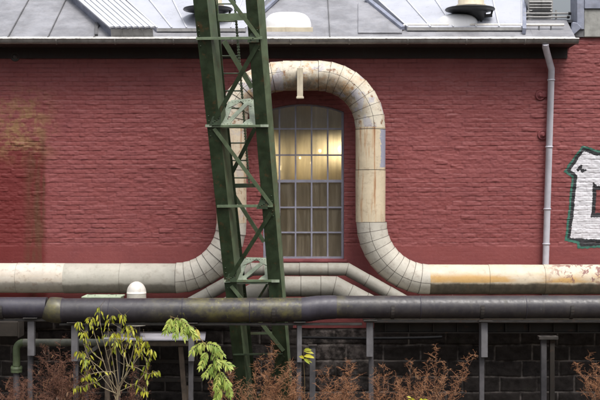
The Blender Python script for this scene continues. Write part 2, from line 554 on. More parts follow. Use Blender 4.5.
M['c_vert2'] = m_clad('cream_mottled_cladding', (.64, .54, .40), rust=.45, bare=.3, grime=.3, streak=.5)
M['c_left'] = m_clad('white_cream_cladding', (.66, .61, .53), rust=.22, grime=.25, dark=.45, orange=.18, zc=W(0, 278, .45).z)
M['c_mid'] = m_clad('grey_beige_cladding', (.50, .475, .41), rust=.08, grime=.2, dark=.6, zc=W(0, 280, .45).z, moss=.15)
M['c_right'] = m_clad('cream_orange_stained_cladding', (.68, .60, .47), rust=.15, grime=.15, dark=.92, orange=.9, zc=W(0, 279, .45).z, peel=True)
M['c_elb'] = m_clad('pale_elbow_cladding', (.58, .545, .47), rust=.10, grime=.28)
M['c_low'] = m_clad('grey_beige_small_cladding', (.30, .285, .245), rust=.06, grime=.3)
M['p_dark'] = m_dark_pipe('violet_grey_pipe_paint', (.046, .042, .056), 0)
M['p_moss'] = m_dark_pipe('mossy_grey_pipe_paint', (.044, .040, .047), 1)
M['p_ring'] = m_dark_pipe('mossy_collar_paint', (.065, .060, .052), 2)


# ------------------------------------------------------------------ numpy relief
def hsh(i, j, k):
    a = np.sin(i * 127.1 + j * 311.7 + k * 74.7) * 43758.5453
    return a - np.floor(a)


def vn(x, y, k):
    i, j = np.floor(x), np.floor(y); u, v = x - i, y - j
    u = u * u * (3 - 2 * u); v = v * v * (3 - 2 * v)
    return (hsh(i, j, k) * (1 - u) + hsh(i + 1, j, k) * u) * (1 - v) + (hsh(i, j + 1, k) * (1 - u) + hsh(i + 1, j + 1, k) * u) * v - .5


def sst(a, b, x):
    t = np.clip((x - a) / (b - a), 0, 1)
    return t * t * (3 - 2 * t)


ZPL = py2z(246)


def brick_h(x, z):
    h, L = .0767, .235
    zz = z + .014 * vn(x * .9, z * 2.2, 1) + .006 * vn(x * 3.4, z * 9, 2)
    zz = zz + .006 * vn(x * 9, z * 13, 16)
    row = np.floor(zz / h); fz = zz / h - row
    xo = x / L + .5 * (row % 2) + .35 * hsh(row, 0 * row, 3); c = np.floor(xo); fx = xo - c
    r1, r2, r3 = hsh(row, c, 4), hsh(row, c, 5), hsh(row, c, 6)
    jz = sst(0, .16, np.minimum(fz, 1 - fz)); jx = sst(0, .10, np.minimum(fx, 1 - fx))
    soft = .55 + .9 * (vn(x * .8, z * 1.1, 9) + .5) * 1.0
    soft = np.clip(.15 + 1.1 * (vn(x * 1.6, z * 3.1, 9) + .5) + .5 * vn(x * 6, z * 9, 13), .05, 1.3)
    H = .0056 * jz * soft + .0030 * jx + (r1 - .5) * .006 + (fz - .5) * (r2 - .42) * .007
    H = H + .004 * vn(x * 5.3, z * 15, 7) + .0062 * vn(x * 12, z * 27, 8) + .0055 * vn(x * 27, z * 47, 14) + .012 * vn(x * 1.2, z * 1.5, 10)
    lump = sst(.90, 1, r3) * .009 * jz * sst(-.1, .3, vn(x * 9, z * 20, 15))
    H = H + lump
    d = sst(ZPL - .01, ZPL + .01, z)
    H = H * (.14 + .86 * d) + (1 - d) * .009
    joint = np.clip((1 - jz) * np.clip(soft, .2, 1) + .38 * (1 - jx) * (r3 > .4), 0, 1) * d
    return H, joint, r1 * d


def stone_h(x, z):
    h, L = .2605, .62
    zz = (py2z(329.5) - z) + .03 * vn(x * 1.3, z * 2, 21) + .012 * vn(x * 6, z * 6, 27)
    row = np.floor(zz / h); fz = zz / h - row
    xo = x / L + .5 * (row % 2) + .3 * hsh(row, 0 * row, 23); c = np.floor(xo); fx = xo - c
    r1 = hsh(row, c, 24)
    dd = np.minimum(np.minimum(fz, 1 - fz) * h, np.minimum(fx, 1 - fx) * L) + .008 * vn(x * 22, z * 22, 22)
    j = sst(.004, .03, dd)
    H = .022 * j + (r1 - .5) * .03 + .03 * vn(x * 5, z * 6, 25) * j + .014 * vn(x * 16, z * 16, 26)
    return H, 1 - sst(.004, .017, dd), r1


WX0, WX1 = px2x(263.2), px2x(344)
WZ0, WZS, WZT = py2z(259.5), py2z(111.5), py2z(103.7)
WCX = (WX0 + WX1) / 2; HW = (WX1 - WX0) / 2; RISE = WZT - WZS
ARAD = (HW * HW + RISE * RISE) / (2 * RISE); ACZ = WZT - ARAD


def arch_z(x): return ACZ + math.sqrt(max(0, ARAD ** 2 - (x - WCX) ** 2))


def relief(name, fn, x0, x1, z0, z1, dx, dz, y0, mat, parent, hole=False, sel=None):
    nx, nz = int(round((x1 - x0) / dx)) + 1, int(round((z1 - z0) / dz)) + 1
    xs, zs = np.linspace(x0, x1, nx), np.linspace(z0, z1, nz)
    X, Z = np.meshgrid(xs, zs)
    idx = np.arange(nx * nz).reshape(nz, nx)
    q = np.stack([idx[:-1, :-1], idx[:-1, 1:], idx[1:, 1:], idx[1:, :-1]], -1).reshape(-1, 4)
    X, Z = X.ravel().copy(), Z.ravel().copy()
    mi = None
    if hole:
        cx, cz = X[q].mean(1), Z[q].mean(1)
        top = ACZ + np.sqrt(np.maximum(0, ARAD ** 2 - (cx - WCX) ** 2))
        ins = (np.abs(cx - WCX) < HW) & (cz > WZ0) & (cz < top)
        bnd = np.intersect1d(np.unique(q[ins]), np.unique(q[~ins]))
        for i in bnd:
            x, z = X[i], Z[i]
            xc = min(max(x, WX0), WX1); t = arch_z(xc)
            c = [(abs(x - WX0) + max(0, z - arch_z(WX0)), WX0, min(z, arch_z(WX0))), (abs(x - WX1) + max(0, z - arch_z(WX1)), WX1, min(z, arch_z(WX1))),
                 (abs(z - WZ0) + abs(x - xc), xc, WZ0), (abs(z - t) + abs(x - xc), xc, t)]
            c.sort(); X[i], Z[i] = c[0][1], c[0][2]
        q = q[~ins]
    if sel is not None:
        k = sel(X[q].mean(1), Z[q].mean(1))
        mi = k[k >= 0]; q = q[k >= 0]
    H, J, T = fn(X, Z)
    used, inv = np.unique(q, return_inverse=True); q = inv.reshape(-1, 4)
    X, Z, H, J, T = X[used], Z[used], H[used], J[used], T[used]
    o0 = ORG.get(parent.name, Vector()) if parent else Vector()
    co = np.stack([X - o0.x, y0 - H - o0.y, Z - o0.z], -1).astype(np.float32)
    me = bpy.data.meshes.new(name)
    me.vertices.add(len(co)); me.vertices.foreach_set('co', co.ravel())
    nf = len(q)
    me.loops.add(nf * 4); me.loops.foreach_set('vertex_index', q.ravel().astype(np.int32))
    me.polygons.add(nf)
    me.polygons.foreach_set('loop_start', np.arange(0, nf * 4, 4, dtype=np.int32))
    me.polygons.foreach_set('loop_total', np.full(nf, 4, dtype=np.int32))
    me.polygons.foreach_set('use_smooth', np.ones(nf, dtype=bool))
    if mi is not None: me.polygons.foreach_set('material_index', mi.astype(np.int32))
    for nm, a in (('joint', J), ('tone', T)):
        at = me.attributes.new(nm, 'FLOAT', 'POINT'); at.data.foreach_set('value', a.astype(np.float32))
    for m in (mat if isinstance(mat, list) else [mat]): me.materials.append(m)
    me.update(); me.validate()
    o = bpy.data.objects.new(name, me); COL.objects.link(o); o.parent = parent
    ORG[o.name] = o0
    return o


# ------------------------------------------------------------------ setting: ground
g = MB(); g.mi = 0
n = 40
for j in range(n + 1):
    for i in range(n + 1):
        x = (i / n - .5) * 2; y = (j / n - .5) * 2
        x = math.copysign(abs(x) ** 3, x) * 400; y = math.copysign(abs(y) ** 3, y) * 400
        g.v.append(Vector((x, y, GZ - (.04 * random.random() if abs(x) < 12 else 0))))
for j in range(n):
    for i in range(n):
        b_ = j * (n + 1) + i
        g.face((b_, b_ + 1, b_ + n + 2, b_ + n + 1), True)
tag(build('ground', g, M['ground']), None, None, None, 'structure')

# ------------------------------------------------------------------ building
bld = thing('brick_building', 'long red painted brick factory hall with arched window and grey zinc roof', 'building', (0, 0, GZ))
XL, XR = -6.4, 6.4
ZB = py2z(328); ZTOP = py2z(44) + .06
wall = relief('wall', brick_h, XL, XR, ZB, ZTOP, .0118, .0088, 0.0, M['brick'], bld, hole=True)
w = MB()
for xa, xb in ((-16, XL), (XR, 16)):
    w.box((xa, -.006, ZB), (xb, .3, ZTOP))
for xa, xb in ((XL, WX0 - .2), (WX1 + .2, XR)):
    w.box((xa, .04, ZB), (xb, .3, ZTOP))
w.box((-16, 5.7, GZ - .05), (16, 6.0, ZTOP)); w.box((-16, .31, GZ - .05), (-15.7, 5.69, ZTOP)); w.box((15.7, .31, GZ - .05), (16, 5.69, ZTOP))
build('wall_body', w, M['trim'], bld)
# the right end carries on upwards as a parapet wall
relief('parapet_wall', brick_h, px2x(571), XR, ZTOP, py2z(37.6), .0165, .0096, 0.0, M['brick'], bld)
w = MB(); w.box((px2x(571), .03, ZTOP), (16, .32, py2z(37.6))); build('parapet_core', w, M['trim'], bld)
relief('stone_base', stone_h, XL - 1, XR + 1, GZ - .06, ZB, .013, .012, 0.005, M['stone'], bld)
for (a, b_) in ((-16, XL - 1), (XR + 1, 16)):
    w = MB(); w.box((a, .012, GZ - .06), (b_, .3, ZB - .003)); build('stone_return', w, M['stone'], bld)
# on the left a dark stone strip is added over the brick, standing proud of it
relief('stone_ledge', stone_h, XL, px2x(293), ZB - .02, py2z(300), .02, .02, -.03, M['stone'], bld)
w = MB(); w.box((XL, -.028, ZB), (px2x(293), -.012, py2z(300) - .004)); w.hexa([(XL, -.055, py2z(300) - .003), (px2x(293), -.055, py2z(300) - .003), (px2x(293), .02, py2z(300) - .003), (XL, .02, py2z(300) - .003), (XL, -.055, py2z(300) + .012), (px2x(293), -.055, py2z(300) + .012), (px2x(293), .02, py2z(300) + .03), (XL, .02, py2z(300) + .03)]); build('ledge_cap', w, M['stone'], bld)
w = MB(); w.box((XL - .9, .07, GZ - .06), (XR + .9, .29, ZB - .004)); build('stone_core', w, M['stone'], bld)

# window
win = MB()
N = 24
outl = [(WX0, WZ0)] + [(WX0 + (WX1 - WX0) * i / N, arch_z(WX0 + (WX1 - WX0) * i / N)) for i in range(N + 1)] + [(WX1, WZ0)]
rev = MB()
k = len(outl)
for (x, z) in outl: rev.v += [Vector((x, -.012, z)), Vector((x, .17, z))]
for i in range(k - 1): rev.face((2 * i, 2 * i + 1, 2 * i + 3, 2 * i + 2))
rev.face((0, 2 * (k - 1), 2 * (k - 1) + 1, 1))
b0_ = len(rev.v)
for (x, z) in outl:
    o_ = Vector((x - WCX, 0, z - (WZ0 + WZT) / 2)); o_.x = math.copysign(.12, o_.x); o_.z = .08 if z > WZ0 + .1 else -.08
    rev.v += [Vector((x, .024, z)), Vector((x + o_.x, .03, z + o_.z))]
for i in range(k - 1): rev.face((b0_ + 2 * i, b0_ + 2 * i + 1, b0_ + 2 * i + 3, b0_ + 2 * i + 2))
build('window_reveal', rev, M['trim'], bld)
sl = MB(); sl.hexa([(WX0 - .05, -.045, WZ0 - .045), (WX1 + .05, -.045, WZ0 - .045), (WX1 + .05, .09, WZ0 - .045), (WX0 - .05, .09, WZ0 - .045),
                    (WX0 - .05, -.045, WZ0 - .008), (WX1 + .05, -.045, WZ0 - .008), (WX1 + .05, .09, WZ0 + .012), (WX0 - .05, .09, WZ0 + .012)])
bars = MB()
YF = .115
vx = [263.2 + 16.16 * i for i in range(6)]
hz = [128.5, 154.8, 181, 207.4, 232.6]
for i, p in enumerate(vx):
    x = px2x(p); wd = .026 if 0 < i < 5 else .04
    if i == 0: x += .02
    if i == 5: x -= .02
    bars.box((x - wd / 2, YF - .022, WZ0), (x + wd / 2, YF + .022, arch_z(x) - .003))
for i, p in enumerate(hz):
    z = py2z(p); wd = .026 if i != 2 else .045
    bars.box((WX0, YF - .0195, z - wd / 2), (WX1, YF + .0195, z + wd / 2))
bars.box((WX0, YF - .025, WZ0), (WX1, YF + .025, WZ0 + .045))
for i in range(N):
    xa, xb = WX0 + (WX1 - WX0) * i / N, WX0 + (WX1 - WX0) * (i + 1) / N
    za, zb = arch_z(xa), arch_z(xb)
    bars.hexa([(xa, YF - .025, za - .03), (xa, YF + .025, za - .03), (xa, YF + .025, za - .001), (xa, YF - .025, za - .001),
               (xb, YF - .025, zb - .03), (xb, YF + .025, zb - .03), (xb, YF + .025, zb - .001), (xb, YF - .025, zb - .001)])
pane = MB()
zr = [WZ0] + [py2z(p) for p in hz[::-1]]
for i in range(5):
    for j in range(6):
        xa, xb = px2x(vx[i]), px2x(vx[i + 1]); za = zr[j]
        zt = [zr[j + 1]] * 2 if j < 5 else [arch_z(xa), arch_z(xb)]
        t1, t2 = random.uniform(-.004, .004), random.uniform(-.004, .004)
        q = len(pane.v)
        pane.v += [Vector((xa, YF + .003 + t1, za)), Vector((xb, YF + .003 - t1, za)), Vector((xb, YF + .003 - t1 + t2, zt[1])), Vector((xa, YF + .003 + t1 + t2, zt[0]))]
        pane.face((q, q + 1, q + 2, q + 3))
wf = build('window', bars, M['bar'], bld, label='tall arched factory window with pale lilac bars and dirty panes')
build('pane', pane, M['glass'], wf)
build('sill', sl, M['trim'], wf, .006)
# room behind the glass
rm = MB()
rx0, rx1, rz0, rz1 = WX0 - 1.3, WX1 + 1.3, py2z(300), py2z(85)
rm.box((rx0, 2.6, rz0), (rx1, 2.65, rz1)); rm.box((rx0 - .05, .32, rz0), (rx0, 2.6, rz1)); rm.box((rx1, .32, rz0), (rx1 + .05, 2.6, rz1))
rm.box((rx0, .32, rz0 - .05), (rx1, 2.6, rz0)); rm.box((rx0, .32, rz1), (rx1, 2.6, rz1 + .05))
build('interior_wall', rm, M['room'], bld)
dk = MB()
for p in (117, 139): dk.bar((rx0, 1.5, py2z(p)), (rx1, 1.5, py2z(p)), .09, .07)
dk.bar((px2x(283), 1.7, rz0), (px2x(283), 1.7, rz1), .12, .1); dk.bar((px2x(331), 1.2, py2z(181)), (px2x(331), 1.2, rz1), .06, .06)
dk.box((rx0 + .01, 2.5, py2z(143)), (rx1 - .01, 2.59, rz1 - .01))  # dark sheet that paints the upper back wall as unlit
dk.bar((rx0, 1.1, py2z(112)), (rx1, 1.1, py2z(124)), .03, .03)
build('beams_and_shade_sheet', dk, M['roomdk'], bld)
cu = MB()
cn = 90; zt0 = py2z(180)
rows_ = []
for (zz, kk) in ((py2z(268), 1.0), (zt0, .7)):
    rows_.append([Vector((WX0 - .15 + (WX1 - WX0 + .3) * i / cn, .42 + kk * (.035 * math.sin(i * .95) + .02 * math.sin(i * .41 + 1)), zz )) for i in range(cn + 1)])
cu.rings(rows_, False, True, False)
build('curtain', cu, M['curtain'], bld)
for (p, q, yy, r_) in ((341, 149, 1.9, .065), (320, 151, 2.1, .032), (281, 168, 2.2, .04), (300, 158, 2.2, .022), (266, 152, 2.0, .04), (311, 163, 2.3, .02)):
    lm = MB(); c = Vector((px2x(p) * (D + yy) / D, yy, ZC + (200 - q) / 60 * (D + yy) / D))
    lm.lathe(c, [(0, -r_), (r_ * .7, -r_ * .7), (r_, 0), (r_ * .7, r_ * .7), (.02, r_)], 14)
    build('lamp', lm, M['lamp'], bld)
# eaves: soffit, dark strip painted for the eaves shade, gutter
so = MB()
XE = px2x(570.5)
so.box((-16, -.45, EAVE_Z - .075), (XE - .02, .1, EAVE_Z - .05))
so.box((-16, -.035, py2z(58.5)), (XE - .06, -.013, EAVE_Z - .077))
build('soffit_and_shade_strip', so, M['soffit'], bld)
gt = MB()
gy, gz, gr = -.505, W(0, 39.2, .51).z, .062
prof = []
for i in range(11):
    a = math.pi * i / 10
    prof.append((gy - gr * math.cos(a), gz - gr * 1.25 * math.sin(a)))
for sgn, rr in ((1, 0), ):
    ra = [[Vector((x, y, z)) for (y, z) in prof] for x in (-16, XE)]
    gt.rings(ra, False, True, False)
    rb = [[Vector((x, gy + (y - gy) * .93, z + .004)) for (y, z) in prof[::-1]] for x in (-16, XE)]
    gt.rings(rb, False, True, False)
gt.prism([(XE, y, z) for (y, z) in prof], (.012, 0, 0))
gut = build('gutter', gt, M['gutter'], bld)
rim = MB(); rim.tube([(-16, gy - gr, gz + .004), (XE + .012, gy - gr, gz + .004)], .013, 8)
build('rim', rim, M['gutrim'], gut)
for p in range(-14, 545, 57):
    br = MB(); x = px2x(p + 20)
    for i in range(8):
        a0, a1 = math.pi * i / 10, math.pi * (i + 1) / 10
        q = [(gy - (gr + .006) * math.cos(a), gz - (gr * 1.25 + .006) * math.sin(a)) for a in (a0, a1)]
        br.bar((x, *q[0]), (x, *q[1]), .025, .004, (1, 0, 0)) if False else br.hexa(
            [(x - .011, *q[0]), (x + .011, *q[0]), (x + .011, q[0][0] - .004, q[0][1] - .004), (x - .011, q[0][0] - .004, q[0][1] - .004),
             (x - .011, *q[1]), (x + .011, *q[1]), (x + .011, q[1][0] - .004, q[1][1] - .004), (x - .011, q[1][0] - .004, q[1][1] - .004)])
    build('bracket', br, M['gutter'], gut)
# downpipe
dp = MB()
P0, P1, P2 = W(545.5, 47, .48), W(551.5, 69, .11), W(545.5, 268, .11)
dp.tube([W(545.5, 44, .51), P0, P1, P2, W(545.2, 300, .11)], S(3.3, .2), 14)
dpo = build('drainpipe', dp, M['downpipe'], bld)
for p in (147, 209, 244, 80):
    cl = MB()
    c = P1.lerp(P2, (p - 69) / 199.0)
    cl.lathe(c, [(S(3.3, .2) + .001, -.012), (S(3.3, .2) + .009, -.012), (S(3.3, .2) + .009, .012), (S(3.3, .2) + .001, .012)], 14)
    cl.bar(c + Vector((0, .05, 0)), c + Vector((0, .12, 0)), .02, .02, (0, 0, 1))
    build('pipe_clip', cl, M['downpipe'], dpo)
# wall anchors
for (p, q, r_, m_) in ((15.5, 57, 4.6, 'rail'), (540, 95.5, 5.0, 'trim'), (542.5, 135, 5.2, 'trim')):
    an = MB(); c = W(p, q, .0); r0 = S(r_)
    an.lathe(c + Vector((0, -.010, 0)), [(r0, -.02), (r0, .012), (r0 * .86, .028), (r0 * .72, .018), (r0 * .55, .018), (r0 * .42, .04), (.02, .045)], 22, (0, -1, 0))
    an.lathe(c + Vector((0, -.05, 0)), [(.022, 0), (.022, .03), (.004, .03)], 6, (0, -1, 0), False)
    build('wall_anchor', an, M[m_], bld)
an = MB(); an.box(tuple(W(541, 97.5) + Vector((0, -.045, 0))), tuple(W(549, 92.5) + Vector((0, .02, 0)))); build('anchor_plate', an, M['trim'], bld, .012)

# graffiti, sprayed over the bricks
gg = [(582, 145.6), (600, 150.5), (622, 158), (634, 172), (638, 196), (636, 222), (628, 240), (614, 247.5), (577.5, 248.5), (576.5, 243), (564.6, 241), (567.3, 218), (571.6, 178), (563.5, 171)]
gk = [(582.5, 147.6), (600, 152.6), (621, 160), (632, 173), (636, 196), (634, 221), (626, 238), (613, 245.6), (580, 246.5), (579, 241.2), (567.2, 238.8), (569.6, 218), (573.8, 177), (566, 170.6)]
gw = [(583.2, 151.5), (599, 156), (618, 163), (628, 175), (631.5, 196), (629.5, 219), (622, 234), (611, 240), (590, 239.2), (570.5, 237.5), (573, 218), (577.2, 175.5), (570, 170.2)]
gk2 = [(593, 182), (597.5, 186), (607, 186), (617, 190), (621, 198), (619.5, 210), (613, 217.5), (590.5, 217.3), (592.3, 200)]
gr2 = [(596.5, 190), (606, 190.5), (614, 194), (617, 200), (615.5, 208), (611, 213.2), (594.8, 213), (596, 200)]
blobs = [(580, 167.5, 2.2), (578, 169.5, 1.6), (582.5, 170.5, 2.0), (585.5, 170, 1.1), (581, 165.6, 1.2)]


def inpoly(X, Y, P):
    r = np.zeros(X.shape, bool); n_ = len(P)
    for i in range(n_):
        (x1, y1), (x2, y2) = P[i], P[(i + 1) % n_]
        c = ((y1 > Y) != (y2 > Y)) & (X < (x2 - x1) * (Y - y1) / (y2 - y1 + 1e-12) + x1)
        r ^= c
    return r


def gsel(X, Z):
    wob = .9
    px = 300 + X * 60 + wob * vn(X * 9, Z * 9, 61) + .9 * vn(X * 40, Z * 60, 63)
    py = 200 - (Z - ZC) * 60 + wob * vn(X * 9, Z * 9, 62) + .9 * vn(X * 40, Z * 60, 64)
    k = np.full(X.shape, -1)
    k[inpoly(px, py, gg)] = 0
    k[inpoly(px, py, gk)] = 1
    k[inpoly(px, py, gw)] = 2
    k[inpoly(px, py, gk2)] = 1
    k[inpoly(px, py, gr2)] = -1
    for (a, b_, c) in blobs: k[((px - a) ** 2 + (py - b_) ** 2 < c * c) & (k == 2)] = 1
    k[(vn(X * 13, Z * 18, 65) > .475) & (k == 2)] = 1
    return k


relief('graffiti', brick_h, px2x(560), px2x(641), py2z(252), py2z(142), .0055, .0055, -.004, [M['g_green'], M['g_black'], M['g_white']], bld, sel=gsel)

# roof
rf = MB()
def rp(px, py, h=0): return RF(px, py, h)
XRR = rp(526, 20).x
def rpt(x, y, h=0): return Vector((x, y, EAVE_Z + (y - EAVE_Y) * ROOF_K)) + RN * h
rf.prism([rpt(-16, EAVE_Y), rpt(XRR, EAVE_Y), rpt(XRR, 3.0), rpt(-16, 3.0)], -RN * .05)
zr_ = rpt(0, 3.0).z
rf.prism([(-16, 3.03, zr_), (XRR, 3.03, zr_), (XRR, 6.0, 6.55), (-16, 6.0, 6.55)], (0, -.02, -.05))
rf.prism([(XRR, .3, EAVE_Z), (XRR, 5.9, EAVE_Z), (XRR, 3.0, zr_ - .06)], (-.04, 0, 0))
# low part by the parapet
rf.prism([rpt(XRR + .002, EAVE_Y), rpt(px2x(570), EAVE_Y), rpt(px2x(570), .30), rpt(XRR + .002, .30)], -RN * .05)
rf.prism([(XRR + .002, .29, rpt(0, .29).z - .004), (16, .29, rpt(0, .29).z - .004), (16, 6, rpt(0, .29).z - .05), (XRR + .002, 6, rpt(0, .29).z - .05)], (0, 0, -.05))
roof = build('roof', rf, M['zinc'], bld)
ef = MB(); ef.bar(rpt(-16, EAVE_Y + .03, .010), rpt(px2x(569), EAVE_Y + .03, .010), .10, .012, tuple(RN)); build('eaves_flashing', ef, M['gutrim'], roof)
# standing seams / welts
for p in (-40, 8, 48, 94, 330):
    sm = MB()
    a, b_ = rp(p, 38.0), rp(p, -38)
    b_.x = a.x
    sm.bar(a + RN * .012, b_ + RN * .012, .014, .03, tuple(RN))
    build('standing_seam', sm, M['zincdark'], roof)
pn = MB()
pn.prism([rp(358, 34, 0), rp(402, 34, 0), rp(402, 27, 0), rp(372, 4, 0), rp(358, 4, 0)], RN * .03)
build('zinc_panel', pn, M['zinc'], roof, .006)
for pts in ([(94.7, 36), (98, 36), (98, 24), (94.7, 24)],):
    q = MB(); q.prism([rp(*p_, 0) for p_ in pts], RN * .035); build('seam_clip', q, M['zincdark'], roof)
for (a, b_, w_) in ((rp(366, -2, .05), rp(403, 28, .05), .07), (rp(300, -22, .05), rp(262, 12, .05), .05)):
    fl = MB(); fl.bar(a, b_, w_, .055, tuple(RN)); build('flashing_strip', fl, M['zincblue'], roof)
# corrugated box roof
cb = MB(); hh = .15
base = [(112, 37), (153, 37), (82.5, -26), (41, -26)]
P = [rp(*q) for q in base]
cb.prism(P, RN * hh)
cbo = build('raised_roof_box', cb, M['zincblue'], roof)
ct = MB()
T = [p_ + RN * (hh + .002) for p_ in P]
ct.mi = 1; ct.prism(T, RN * .012); ct.mi = 0
for i in range(8):
    t = i / 7
    a, b_ = T[0].lerp(T[1], t), T[3].lerp(T[2], t)
    a -= (b_ - a).normalized() * .02
    ct.bar(a + RN * .026, b_ + RN * .026, .072, .028, tuple(RN))
build('corrugated_sheet', ct, [M['corr'], M['zincblue']], cbo)
cf = MB()
v_ = Vector((0, -1, 0))
cf.hexa([P[0] + v_ * .012, P[1] + v_ * .012, P[1] + v_ * .002, P[0] + v_ * .002] + [q + RN * (hh - .01) for q in (P[0] + v_ * .012, P[1] + v_ * .012, P[1] + v_ * .002, P[0] + v_ * .002)])
for i in range(5):
    q = P[0].lerp(P[1], i / 4); cf.bar(q + v_ * .016, q + v_ * .016 + RN * hh * .95, .015, .012)
build('upstand', cf, M['louvre'], cbo)
# rooflights
def rooflight(pts, h, nb):
    a = [rp(*q) for q in pts]
    m_ = MB(); m_.prism(a, RN * h)
    o = build('rooflight', m_, M['opal'], roof)
    k_ = MB()
    for i in range(nb + 1):
        t = (i + .02) / (nb + .04)
        p0, p1 = a[0].lerp(a[1], t), a[3].lerp(a[2], t)
        k_.bar(p0 + RN * (h + .008), p1 + RN * (h + .008), .022, .02, tuple(RN))
    build('glazing_bar', k_, M['corr'], o)
    c_ = MB()
    c_.bar(a[0] + RN * h * .5 + v_ * .012, a[1] + RN * h * .5 + v_ * .012, .05, .02, (0, -1, 0))
    build('curb', c_, M['louvre'], o)
rooflight([(157, 32), (246, 32), (290, -30), (89, -30)], .07, 6)
rooflight([(407, 31), (522, 31), (522, -30), (340, -30)], .07, 5)
eb = MB(); eb.bar(rp(524.2, 31, .06), rp(524.2, -30, .06), .06, .10, tuple(RN)); build('verge_trim', eb, M['zincblue'], roof)
# parapet cap and flashing at the right end
pc = MB(); pc.box((px2x(583.5), -.055, py2z(37.4)), (16, .40, py2z(9.5))); build('parapet_block', pc, M['concrete'], bld, .012)
fs = MB()
fs.box((px2x(576), -.075, py2z(30)), (px2x(583.2), .42, py2z(-14)))
fs.box((px2x(583.4), -.085, py2z(9.3)), (16, .43, py2z(-13)))
fs.prism([W(570.5, 37.5, .10), W(572.5, 22, .10), W(577, 22.5, .10), W(582, 27.5, .10)], (0, .09, 0))
build('parapet_flashing', fs, M['zincblue'], bld, .008)
pd = MB(); pd.box((px2x(571.5), -.045, py2z(37.2)), (px2x(583.2), .40, py2z(30.2))); build('parapet_foot', pd, M['zincdark'], bld)

# ------------------------------------------------------------------ things on the roof
def dome(p0, p1, pyb, pyt, label, grp):
    a, b_ = rp(p0, pyb, .02), rp(p1, pyb, .02)
    c = (a + b_) / 2; wd = (b_.x - a.x) / 2; hgt = (pyb - pyt) / 60 * 1.0
    t = thing('dome_rooflight', label, 'rooflight', c, grp)
    m_ = MB(); dep = .30
    cc = c + Vector((0, dep, 0))
    nn, mm = 32, 10
    rings = []
    for j in range(mm + 1):
        f = math.pi / 2 * j / mm
        rr, hh_ = math.cos(f) ** .55, math.sin(f) ** .8
        rings.append([cc + Vector((wd * rr * math.copysign(abs(math.cos(2 * math.pi * i / nn)) ** .75, math.cos(2 * math.pi * i / nn)),
                                   dep * rr * math.copysign(abs(math.sin(2 * math.pi * i / nn)) ** .75, math.sin(2 * math.pi * i / nn)), .05 + (hgt - .05) * hh_)) for i in range(nn)])
    m_.rings(rings, True, True, True)
    build('dome', m_, M['dome'], t)
    m_ = MB(); m_.box((c.x - wd - .015, c.y - .01, c.z - .06), (c.x + wd + .015, c.y + 2 * dep, c.z + .048)); build('curb', m_, M['cream'], t, .006)
    m_ = MB(); m_.box((c.x - wd - .03, c.y - .025, c.z - .075), (c.x + wd + .03, c.y + 2 * dep, c.z - .062)); build('base_flashing', m_, M['zincdark'], t)
dome(263, 312, 30, 10, 'white dome rooflight beside the green tower with grey zinc to its right', 'white dome rooflights')
dome(438, 481, 29.5, 12, 'white dome rooflight under the dark disc hood on the right', 'white dome rooflights')


def ventilator(pc_, foot, label, flip):
    b0 = rp(foot, 24, 0); yy = b0.y - .08
    f = (D + yy) / D / 60
    def Q(p, q): return Vector(((p - 300) * f, yy, ZC + (200 - q) * f))
    t = thing('roof_ventilator', label, 'ventilator', (Q(foot, 24).x, b0.y, b0.z), 'disc-hooded roof ventilators')
    c = Q(pc_, 9.5); R0 = 25 * f
    h = MB(); h.lathe(c, [(R0 * .30, -.060), (R0 * .55, -.045), (R0 * .98, -.012), (R0, 0), (R0 * .97, .018), (R0 * .5, .034), (.02, .036)], 40)
    build('hood', h, M['black'], t)
    h = MB(); s_ = 1 if not flip else -1
    h.rings([[Q(pc_ + s_ * dx + r_ * math.cos(a), py_) + Vector((0, r_ * f * math.sin(a), 0)) for a in [2 * math.pi * i / 18 for i in range(18)]]
             for dx, r_, py_ in ((3, 13, 11.5), (6, 9, 14), (9, 6, 16.5), (10.5, 3.4, 18.5), (11, 1.6, 20.5), (11, 1.4, 26))], True, True, True)
    build('neck', h, M['black'], t)
    h = MB()
    h.bar(Q(pc_ + s_ * 12, 16), Q(pc_ + s_ * 22, 15.3), .05, .06); h.bar(Q(pc_ + s_ * 21, 15.5), Q(pc_ + s_ * 22.3, 10.4), .03, .04)
    h.bar(Q(pc_ + s_ * 15, 15), Q(pc_ + s_ * 15, 11), .03, .04)
    build('bracket', h, M['black'], t)
    h = MB(); h.lathe(Q(pc_ + s_ * 1, 6.6), [(15 * f, 0), (15 * f, .025), (13 * f, .03), (13 * f, .65), (.02, .70)], 32)
    build('drum', h, M['cream'] if not flip else M['zincdark'], t)
    h = MB()
    for sx in (-1, 1):
        h.bar(Q(foot, 19), Q(foot + sx * 5, 31) + Vector((0, .0, 0)), .03, .03)
    h.bar(Q(foot, 19), Q(foot, 27) + Vector((0, .12, 0)), .03, .03)
    build('leg', h, M['zincblue'], t)
ventilator(470, 481, 'dark disc-hooded ventilator with cream drum above the right rooflight', False)
ventilator(208, 222, 'dark disc-hooded ventilator half hidden behind the green lattice tower', False)
# white guard rail on the eaves
t = thing('guard_rail', 'low white pipe rail with short posts along the right roof edge', 'railing', rp(403, 35))
def RQ(p, q): return W(p, q, .12)
h = MB(); h.tube([RQ(402, 35.5), RQ(402.3, 27.5), RQ(404, 25.3), RQ(407, 24.7), RQ(480, 24.7), RQ(564, 24.9)], S(1.35), 10); build('rail', h, M['white'], t)
for p in (425, 482, 522, 539, 551):
    h = MB(); h.tube([RQ(p, 25), RQ(p, 35)], S(.75), 8); build('post', h, M['white'] if p < 500 else M['zincdark'], t)
